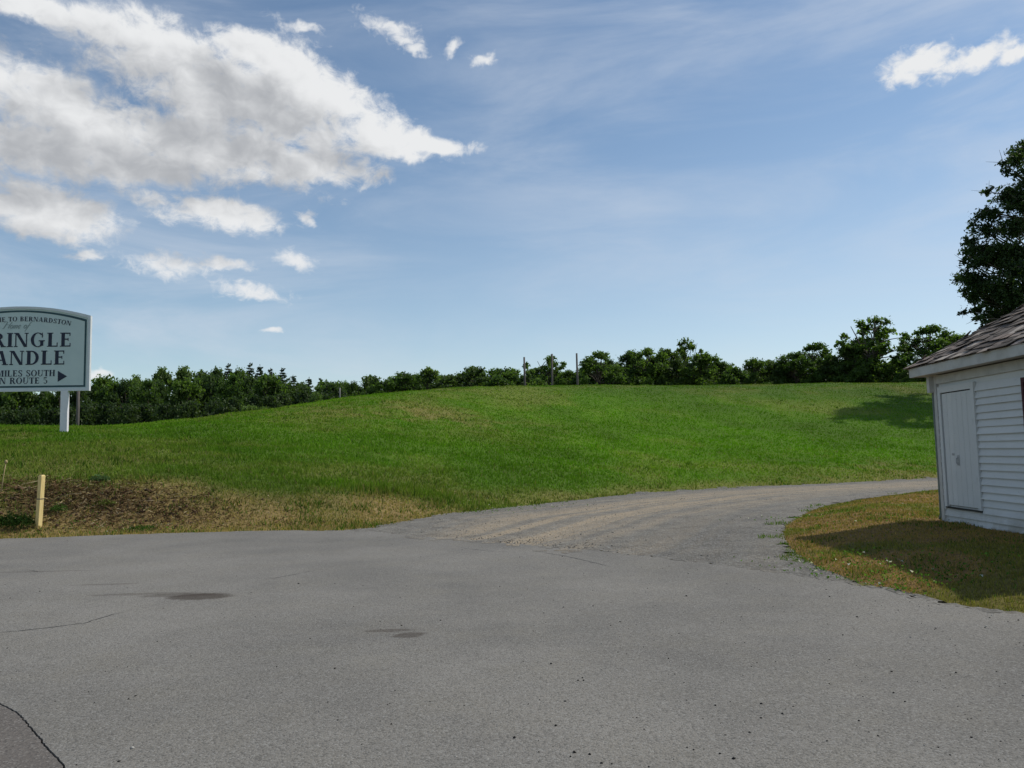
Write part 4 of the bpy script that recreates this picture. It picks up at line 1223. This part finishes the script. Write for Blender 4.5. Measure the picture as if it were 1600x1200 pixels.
# ------------------------------------------------------------------ trees
def leaves_mesh(name, cen, rad, nl, size, seed, shell=.55, flat=.85, droop=0.0):
    r = np.random.default_rng(seed); cen, rad = np.asarray(cen), np.asarray(rad)
    pr = rad**2 / np.sum(rad**2)
    ci = r.choice(len(cen), nl, p=pr)
    d = r.normal(size=(nl, 3)); d /= np.linalg.norm(d, axis=1)[:, None]
    rr = np.abs(r.normal(0, .62, nl)) * r.uniform(.5, 1.15, nl) + .25 * r.random(nl)
    rr = np.minimum(rr, 1.7)
    # sprays of leaves along twigs, so the outline is ragged
    nt = max(8, nl // 14); tw = r.integers(0, nt, nl); td = r.normal(size=(nt, 3)); td /= np.linalg.norm(td, axis=1)[:, None]
    tci = r.choice(len(cen), nt, p=pr); spray = r.random(nl) < shell
    ci = np.where(spray, tci[tw], ci)
    d = np.where(spray[:, None], td[tw] + r.normal(0, .16, (nl, 3)), d)
    rr = np.where(spray, r.uniform(.35, 1.25, nl), rr)
    off = d * rr[:, None] * rad[ci][:, None]; off[:, 2] *= flat
    p = cen[ci] + off
    nrm = d * .5 + r.normal(size=(nl, 3)) * .75 + np.array([0, 0, .35]); nrm /= np.linalg.norm(nrm, axis=1)[:, None]
    t = np.cross(nrm, r.normal(size=(nl, 3))); t /= np.linalg.norm(t, axis=1)[:, None] + 1e-9
    b = np.cross(nrm, t)
    s = size * r.lognormal(0, .28, nl)[:, None]
    V = np.stack([p - t * s, p + b * s * .55 - t * s * .05, p + t * s, p - b * s * .55 + t * s * .05], 1).reshape(-1, 3)
    tone = np.clip(r.normal(.5, .25, len(cen))[ci] + r.normal(0, .2, nl), 0, 1)
    C = np.repeat(tone[:, None].repeat(3, 1), 4, 0)
    return mesh_np(name, V, np.arange(nl * 4, dtype=np.int32), 4, C)
def limbs(mb, trunk_pts, cen, r0, seed, sides=5):
    rd = random.Random(seed)
    for c in cen:
        c = Vector(c)
        # join the trunk lower down
        cand = [p for p in trunk_pts if p.z < c.z - .02] or [trunk_pts[0]]
        j = cand[max(0, len(cand) - 1 - rd.randint(0, 2))]
        m = (j + c) * .5 + Vector((rd.uniform(-.03, .03), rd.uniform(-.03, .03), .02))
        mb.tube([j, m, c], [r0 * .5, r0 * .32, r0 * .10], sides, False)
def decid(seed, w=.42, z0=.16, nclump=60, nl=14000, size=.0175, cr=(.07, .14), mat='leaf', trunk_r=.022, forks=1, gap=0.0, low=False):
    """unit-height broadleaf tree; returns Empty > trunk, crown"""
    rd = random.Random(seed)
    cen, rad = [], []
    tops = [(rd.uniform(-.5, .5) * w * .5, rd.uniform(-.5, .5) * w * .5, 1.0) for _ in range(forks)]
    k = 0
    while len(cen) < nclump and k < 4000:
        k += 1
        z = z0 + (1 - z0) * rd.random()
        f = (z - z0) / (1 - z0)
        prof = (math.sin(math.pi * min(1, .16 + f * .84)) ** .65) if not low else (math.cos(f * math.pi / 2) ** .5)
        a = rd.uniform(0, 2 * math.pi); r = w * prof * math.sqrt(rd.random()) * .92
        rc = rd.uniform(*cr) * (1 - .35 * f)
        if z + rc * .8 > 1.0: z = 1.0 - rc * .8
        p = (r * math.cos(a), r * math.sin(a), z)
        if gap and any((Vector(p) - Vector(q)).length < gap for q in cen): continue
        cen.append(p); rad.append(rc)
    E = empty('tree'); mb = MB()
    tp = []
    hh = .62 if forks == 1 else .3
    lean = rd.uniform(-.05, .05)
    for i in range(7):
        f = i / 6; tp.append(Vector((lean * f * f + .012 * math.sin(f * 7 + seed), .012 * math.cos(f * 5 + seed), -.03 + f * hh)))
    mb.tube(tp, [trunk_r * (1.25 - .85 * i / 6) for i in range(7)], 8)
    alltp = list(tp)
    if forks > 1:
        for q in range(forks):
            a = q * 2 * math.pi / forks + .3
            br = [tp[-1] + (Vector((math.cos(a) * w * .55, math.sin(a) * w * .55, .92)) - tp[-1]) * t + Vector((0, 0, .05 * math.sin(t * 3.1))) for t in (0, .25, .5, .75, 1)]
            mb.tube(br, [trunk_r * .5 * (1 - .7 * t) for t in (0, .25, .5, .75, 1)], 6, False); alltp += br
    limbs(mb, alltp, cen, trunk_r * .8, seed)
    mb.build('trunk', MATS['bark'], E, True)
    link('crown', leaves_mesh('crown', cen, rad, nl, size, seed), E, MATS[mat])
    return E
def conifer(seed, w=.17, nl=12000):
    rd = random.Random(seed); E = empty('tree'); mb = MB()
    mb.tube([(0, 0, -.03), (.004, 0, .5), (0, .003, .99)], [.017, .011, .002], 7)
    cen, rad = [], []
    z = .12
    while z < .97:
        f = (z - .12) / .85; R = w * ((1 - f) ** .78) * rd.uniform(.75, 1.15) + .016
        nb = 6 if f < .6 else 5; a0 = rd.uniform(0, 6.28)
        for q in range(nb):
            a = a0 + q * 6.283 / nb + rd.uniform(-.3, .3); Rq = R * rd.uniform(.65, 1.15)
            tip = (Rq * math.cos(a), Rq * math.sin(a), z + .10 * Rq + rd.uniform(-.01, .015))
            mb.tube([(0, 0, z), tip], [.004, .0012], 4, False)
            for t in (.35, .62, .9):
                cen.append((tip[0] * t, tip[1] * t, z + (tip[2] - z) * t)); rad.append(max(.016, R * .30 * (1.15 - .3 * t)))
        z += .052 * rd.uniform(.8, 1.2) * (1 - .45 * f)
    cen.append((0, 0, .985)); rad.append(.012)
    mb.build('trunk', MATS['bark'], E, True)
    link('crown', leaves_mesh('crown', cen, rad, nl, .0125, seed, .4, .5), E, MATS['needle'])
    return E
PROTO = {
    'A': decid(1, .42, .08), 'B': decid(2, .48, .06, 66, 15000, mat='leaf_dark'), 'C': decid(3, .38, .10, 52, 13000),
    'D': decid(4, .36, .08, 52, 13000, mat='leaf_pale'), 'E': decid(5, .52, .12, 66, 15000, cr=(.06, .13)),
    'S': decid(6, .42, .22, 40, 7000, .018, cr=(.045, .10), mat='leaf', trunk_r=.024, forks=3, gap=.07),   # open crown, limbs show
    'P': decid(9, .28, .18, 26, 4600, .020, cr=(.05, .10), mat='leaf_pale', trunk_r=.022, gap=.06),
    'U': decid(10, .60, .02, 44, 9000, .028, cr=(.12, .22), mat='leaf_maple', low=True),  # understory shrub; shade under the canopies put into its darker leaf colour
    'H': decid(7, .60, .02, 44, 9000, .028, cr=(.12, .22), low=True),                                          # shrub
    'L': decid(8, .62, .02, 44, 9000, .028, cr=(.12, .22), mat='leaf_pale', low=True),
    'N': conifer(11, .27), 'M': conifer(12, .30), 'O': conifer(13, .22),
}
USED = {k: False for k in PROTO}
def tree(kind, px, top, Y, wpx, label, group, name='broadleaf_tree', cat='tree', sink=0.0, rot=None):
    o = PROTO[kind] if not USED[kind] else copy_tree(PROTO[kind]); USED[kind] = True
    t = at_y(px, top, Y); z = hz(t.x, Y) - sink
    H = max(1.0, t.z - z)
    base_w = {'A': .8, 'B': .92, 'C': .72, 'D': .68, 'E': 1.0, 'S': .8, 'P': .55, 'H': 1.25, 'U': 1.25, 'L': 1.3, 'N': .44, 'M': .5, 'O': .36}[kind] + .1
    Wm = 1.45 * wpx * Y / FPX
    s = Wm / base_w
    s = min(max(s, H * .55), H * 1.9)
    o.name = name
    o.location = (t.x, Y, z); o.scale = (s, s, H)
    o.rotation_euler = (0, 0, random.uniform(0, 6.28) if rot is None else rot)
    tag(o, label, cat, group)
    return o
# skyline on the hill, left to right
GS = 'trees along the hill skyline'
for a in [
    ('H', 582, 603, 100, 44, 'low dark shrub at the left end of the skyline hedge'),
    ('A', 606, 598, 100, 52, 'small dark tree at the left end of the skyline hedge'),
    ('A', 632, 587, 102, 52, 'rounded dark green tree in the skyline above the dry patch'),
    ('D', 670, 579, 104, 44, 'pale pointed tree in the skyline above the dry patch'),
    ('C', 652, 590, 108, 46, 'dim tree behind and left of the pale pointed tree'),
    ('B', 702, 590, 102, 60, 'low broad dark tree right of the pale pointed tree'),
    ('B', 742, 577, 103, 66, 'broad dark flat topped tree midway along the left skyline'),
    ('H', 776, 592, 100, 52, 'low shrub between the flat topped tree and the posts'),
    ('A', 793, 586, 104, 44, 'small dark tree just left of the leftmost post'),
    ('P', 823, 567, 104, 34, 'thin pale tree behind the leftmost post'),
    ('S', 861, 557, 106, 58, 'open crowned pale tree behind the middle post'),
    ('C', 888, 580, 103, 40, 'small tree between the middle and rightmost posts'),
    ('H', 838, 592, 100, 50, 'low shrub between the leftmost and middle posts'),
    ('H', 905, 588, 100, 46, 'low shrub at the foot of the rightmost post'),
    ('E', 937, 550, 100, 74, 'full rounded tree just right of the rightmost post'),
    ('H', 962, 572, 100, 50, 'dark shrub right of the full rounded tree'),
    ('C', 988, 549, 104, 56, 'upright tree at the left of the tall central thicket'),
    ('E', 1012, 545, 102, 70, 'broad tree in the left half of the central thicket'),
    ('B', 1042, 546, 104, 66, 'dark tree in the middle of the central thicket'),
    ('S', 1072, 529, 106, 46, 'tallest tuft topped tree of the central thicket'),
    ('A', 1098, 553, 102, 62, 'rounded tree right of the tuft topped tree'),
    ('C', 1122, 565, 104, 46, 'sloping tree at the right of the central thicket'),
    ('H', 1148, 573, 101, 52, 'low shrub in the skyline dip right of the thicket'),
    ('A', 1178, 561, 102, 44, 'small tree right of the skyline dip'),
    ('B', 1205, 563, 104, 60, 'dark low tree left of the leaning crown'),
    ('E', 1240, 552, 102, 70, 'broad tree under the leaning crown'),
    ('E', 1272, 537, 103, 74, 'leaning flat crowned tree left of the tallest skyline tree'),
    ('B', 1302, 556, 101, 56, 'dark tree in front of the leaning crown'),
    ('A', 1328, 538, 100, 58, 'dense tree touching the tallest skyline tree on its left'),
    ('S', 1362, 496, 98, 92, 'tallest open branched skyline tree near the shed'),
    ('C', 1345, 528, 101, 50, 'full tree filling the base of the tallest skyline tree'),
    ('L', 1392, 568, 97, 70, 'bright green shrub right of the tallest skyline tree'),
    ('H', 1352, 570, 97, 60, 'low bush under the tallest skyline tree'),
    ('E', 1450, 510, 92, 92, 'rounded tree just above the shed roof corner'),
    ('A', 1492, 524, 92, 60, 'smaller tree half hidden by the shed roof'),
    ('L', 1428, 575, 92, 60, 'green shrub beside the shed roof corner'),
]:
    kind, px, top, Y, wpx, lab = a
    if 600 < px < 815: top -= 4
    tree(kind, px, top, Y, wpx, lab, GS, {'H': 'skyline_shrub', 'L': 'skyline_shrub'}.get(kind, 'broadleaf_tree'), 'shrub' if kind in 'HL' else 'tree', sink=.2)
# back row seen through the gaps
for i, px in enumerate(range(590, 1480, 31)):
    tree('BACE'[i % 4], px + random.uniform(-10, 10), {0: 587, 1: 578, 2: 567}[0 if px < 700 else (1 if px < 930 or 1120 < px < 1200 else 2)] + random.uniform(-5, 6), 118 + random.uniform(-5, 12), 66,
         'dim tree in the row behind the skyline trees', 'trees behind the skyline row', sink=.3)
# the wood on the left
GW = 'trees in the wood left of the hill'
for a in [
    ('A', 165, 590, 118, 64, 'light topped tree just right of the welcome sign'),
    ('C', 192, 597, 122, 40, 'small tree between the sign and the twin light crowns'),
    ('D', 214, 589, 120, 44, 'pale crown in the wood left of the twin light crowns'),
    ('D', 252, 577, 122, 50, 'left of the twin light green crowns in the wood'),
    ('D', 286, 576, 123, 52, 'right of the twin light green crowns in the wood'),
    ('N', 291, 571, 130, 40, 'dark spire peeking behind the twin light crowns'),
    ('B', 318, 581, 124, 60, 'dark round crown right of the twin light crowns'),
    ('B', 338, 577, 126, 50, 'dark round crown left of the tallest pines'),
    ('N', 357, 567, 128, 46, 'leftmost tall pine in the wood'),
    ('C', 374, 578, 124, 46, 'leafy crown between the leftmost pine and the twin pines'),
    ('N', 391, 566, 126, 46, 'tallest pine of the wood, left of the pine pair'),
    ('O', 406, 568, 127, 38, 'narrow pine right of the tallest pine'),
    ('M', 423, 573, 126, 50, 'broad pine in the middle of the pine group'),
    ('N', 441, 574, 127, 50, 'pine right of the broad pine'),
    ('M', 458, 584, 125, 52, 'sloping pine at the right of the pine group'),
    ('O', 483, 588, 126, 36, 'small pine among the crowns right of the pine group'),
    ('N', 501, 590, 125, 40, 'last small spire of the wood on the right'),
    ('A', 512, 596, 118, 48, 'leafy crown below the last small spire'),
    ('A', 532, 597, 116, 46, 'leafy tree beside the thin pale post'),
    ('C', 551, 598, 114, 40, 'last leafy tree before the gap of sky'),
    ('B', 470, 598, 118, 56, 'dark leafy tree below the sloping pine'),
    ('L', 390, 634, 72, 40, 'bright shrub at the foot of the wood on the crest'),
    ('L', 412, 636, 72, 30, 'smaller bright shrub beside the bright shrub on the crest'),
    ('L', 496, 614, 80, 34, 'pale shrub at the wood edge near the thin post'),
]:
    kind, px, top, Y, wpx, lab = a
    nm = 'pine_tree' if kind in 'NMO' else ('wood_edge_shrub' if kind in 'HL' else 'broadleaf_tree')
    tree(kind, px, top, Y, wpx, lab, GW, nm, 'shrub' if kind in 'HL' else 'tree', sink=.2)
for i in range(26):
    px = -150 + i * 27 + random.uniform(-8, 8)
    top = np.interp(px, [-150, 60, 150, 250, 400, 560], [600, 606, 604, 592, 588, 604]) + random.uniform(-4, 8)
    tree('BACBE'[i % 5], px, top, 112 + random.uniform(-5, 6), 62, 'dark leafy tree in the shaded mass of the left wood', 'trees massed in the left wood', sink=.4)
for i in range(24):
    px = -140 + i * 28 + random.uniform(-8, 8)
    top = np.interp(px, [-150, 60, 150, 300, 420, 560], [636, 636, 636, 632, 618, 612]) + random.uniform(-6, 6)
    tree('U', px, top, 100 + random.uniform(-4, 4), 60, 'shade-darkened understory shrub along the foot of the left wood', 'shrubs at the foot of the left wood', 'understory_shrub', 'shrub', sink=.3)
for k_, v_ in USED.items():
    if not v_:
        for c_ in list(PROTO[k_].children): bpy.data.objects.remove(c_)
        bpy.data.objects.remove(PROTO[k_])

def maple(name, x, y, H, R, seed, nl, label, z0=.12, ncl=90, extra=()):
    rd = random.Random(seed); E = empty(name, (x, y, hz(x, y) - .1)); tag(E, label, 'tree')
    mb = MB(); tp = [Vector((.25 * math.sin(i * .9), .2 * math.cos(i * .7) - .2, H * .72 * i / 8)) for i in range(9)]
    mb.tube(tp, [.55 * (1.2 - i * .125) for i in range(9)], 10)
    cen, rad = [], []
    for _ in range(ncl):
        f = rd.random(); z = H * (z0 + (1 - z0) * f)
        prof = math.sin(math.pi * min(.97, .18 + .80 * f)) ** .6
        a = rd.uniform(0, 6.283); r = R * prof * (rd.random() ** .42)
        rc = rd.uniform(.6, 1.45) * (1 - .3 * f)
        cen.append((r * math.cos(a), r * math.sin(a), min(z, H - rc * .8))); rad.append(rc)
    zb = hz(x, y) - .1
    for (px, py, Y, rc) in extra:
        p = at_y(px, py, Y); 
        for q in range(3):
            cen.append((p.x - x + rd.gauss(0, .45), p.y - y + rd.gauss(0, .6), p.z - zb + rd.gauss(0, .45))); rad.append(rc * rd.uniform(.4, .75))
    for c in cen:
        c = Vector(c); cand = [p for p in tp if p.z < c.z - .5] or [tp[1]]; j = cand[max(0, len(cand) - 1 - rd.randint(0, 2))]
        m = j.lerp(c, .5) + Vector((0, 0, .4)); mb.tube([j, m, c], [.13, .08, .025], 5, False)
        for q in range(3):
            e_ = c + Vector((rd.uniform(-1, 1), rd.uniform(-1, 1), rd.uniform(-.4, .8))); mb.tube([c, e_], [.025, .008], 4, False)
    mb.build('trunk', MATS['bark'], E, True)
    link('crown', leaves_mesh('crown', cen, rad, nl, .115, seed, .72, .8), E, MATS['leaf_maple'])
    return E
maple('maple_tree', 44.5, 65.0, 22.5, 6.6, 21, 76000, 'tall dark leafy tree rising behind the shed roof', .10, 105,
      [(1592, 236, 63.0, 1.01), (1583, 262, 63.8, 0.78), (1600, 285, 64.6, 1.23), (1612, 250, 65.4, 1.46), (1592, 318, 63.0, 1.01), (1545, 330, 63.8, 1.01), (1532, 352, 64.6, 0.9), (1565, 345, 65.4, 1.23), (1586, 350, 63.0, 1.34), (1522, 378, 63.8, 1.01), (1512, 405, 64.6, 0.9), (1535, 400, 65.4, 1.23), (1562, 392, 63.0, 1.46), (1590, 390, 63.8, 1.57), (1510, 425, 64.6, 0.9), (1528, 440, 65.4, 1.23), (1556, 435, 63.0, 1.46), (1588, 432, 63.8, 1.57), (1524, 466, 64.6, 1.01), (1550, 470, 65.4, 1.34), (1580, 470, 63.0, 1.57), (1520, 492, 63.8, 0.9), (1545, 498, 64.6, 1.12), (1572, 505, 65.4, 1.34), (1535, 515, 63.0, 0.9)])
maple('maple_tree', 59.0, 84.0, 17.0, 5.0, 22, 60000, 'tree behind the tall dark tree, shading the hill crest', .10, 110)

# small clumps on the bank
def clump(px, py, n, h, wd, cols, label, name, leaf=.03):
    """low plant of many small slanted leaves on a dome"""
    c = on_ground(px, py); r = np.random.default_rng(int(px * 7 + py))
    a, q = r.uniform(0, 6.283, n), np.sqrt(r.random(n))
    x, y = wd * q * np.cos(a), wd * .7 * q * np.sin(a)
    lump = .55 + .9 * fbm(x * 5 / wd + 3, y * 5 / wd + 3, 5, 2)
    z = h * np.sqrt(np.maximum(1 - q * q, .02)) * lump * r.uniform(.3, 1.0, n)
    P = np.stack([x, y, z], 1)
    nr = r.normal(size=(n, 3)) + np.array([0, 0, .9]); nr /= np.linalg.norm(nr, axis=1)[:, None]
    t = np.cross(nr, r.normal(size=(n, 3))); t /= np.linalg.norm(t, axis=1)[:, None]; b = np.cross(nr, t)
    sz = leaf * r.lognormal(0, .35, n)[:, None]
    V = np.stack([P - t * sz, P + b * sz * .35, P + t * sz, P - b * sz * .35], 1).reshape(-1, 3)
    C = np.repeat(np.array(cols) * r.lognormal(0, .3, (n, 1)), 4, 0)
    o = link(name, mesh_np(name, V, np.arange(4 * n, dtype=np.int32), 4, C), None, MATS['grass_blade'])
    o.location = c; tag(o, label, 'plant'); return o
clump(22, 824, 1500, .30, .48, (.035, .07, .018), 'dark green weed clump left of the wooden stake', 'weed_clump')
clump(157, 752, 700, .16, .26, (.10, .16, .07), 'grey green grass tuft at the top of the bare bank', 'grass_tuft', .022)
clump(92, 800, 420, .16, .22, (.07, .13, .03), 'small green weed right of the wooden stake', 'weed_clump', .022)
clump(165, 790, 420, .14, .28, (.10, .12, .03), 'yellowish weed in the middle of the bare bank', 'weed_clump', .022)
clump(222, 828, 420, .10, .35, (.06, .11, .025), 'flat green weed at the pavement edge below the bare bank', 'weed_clump', .022)
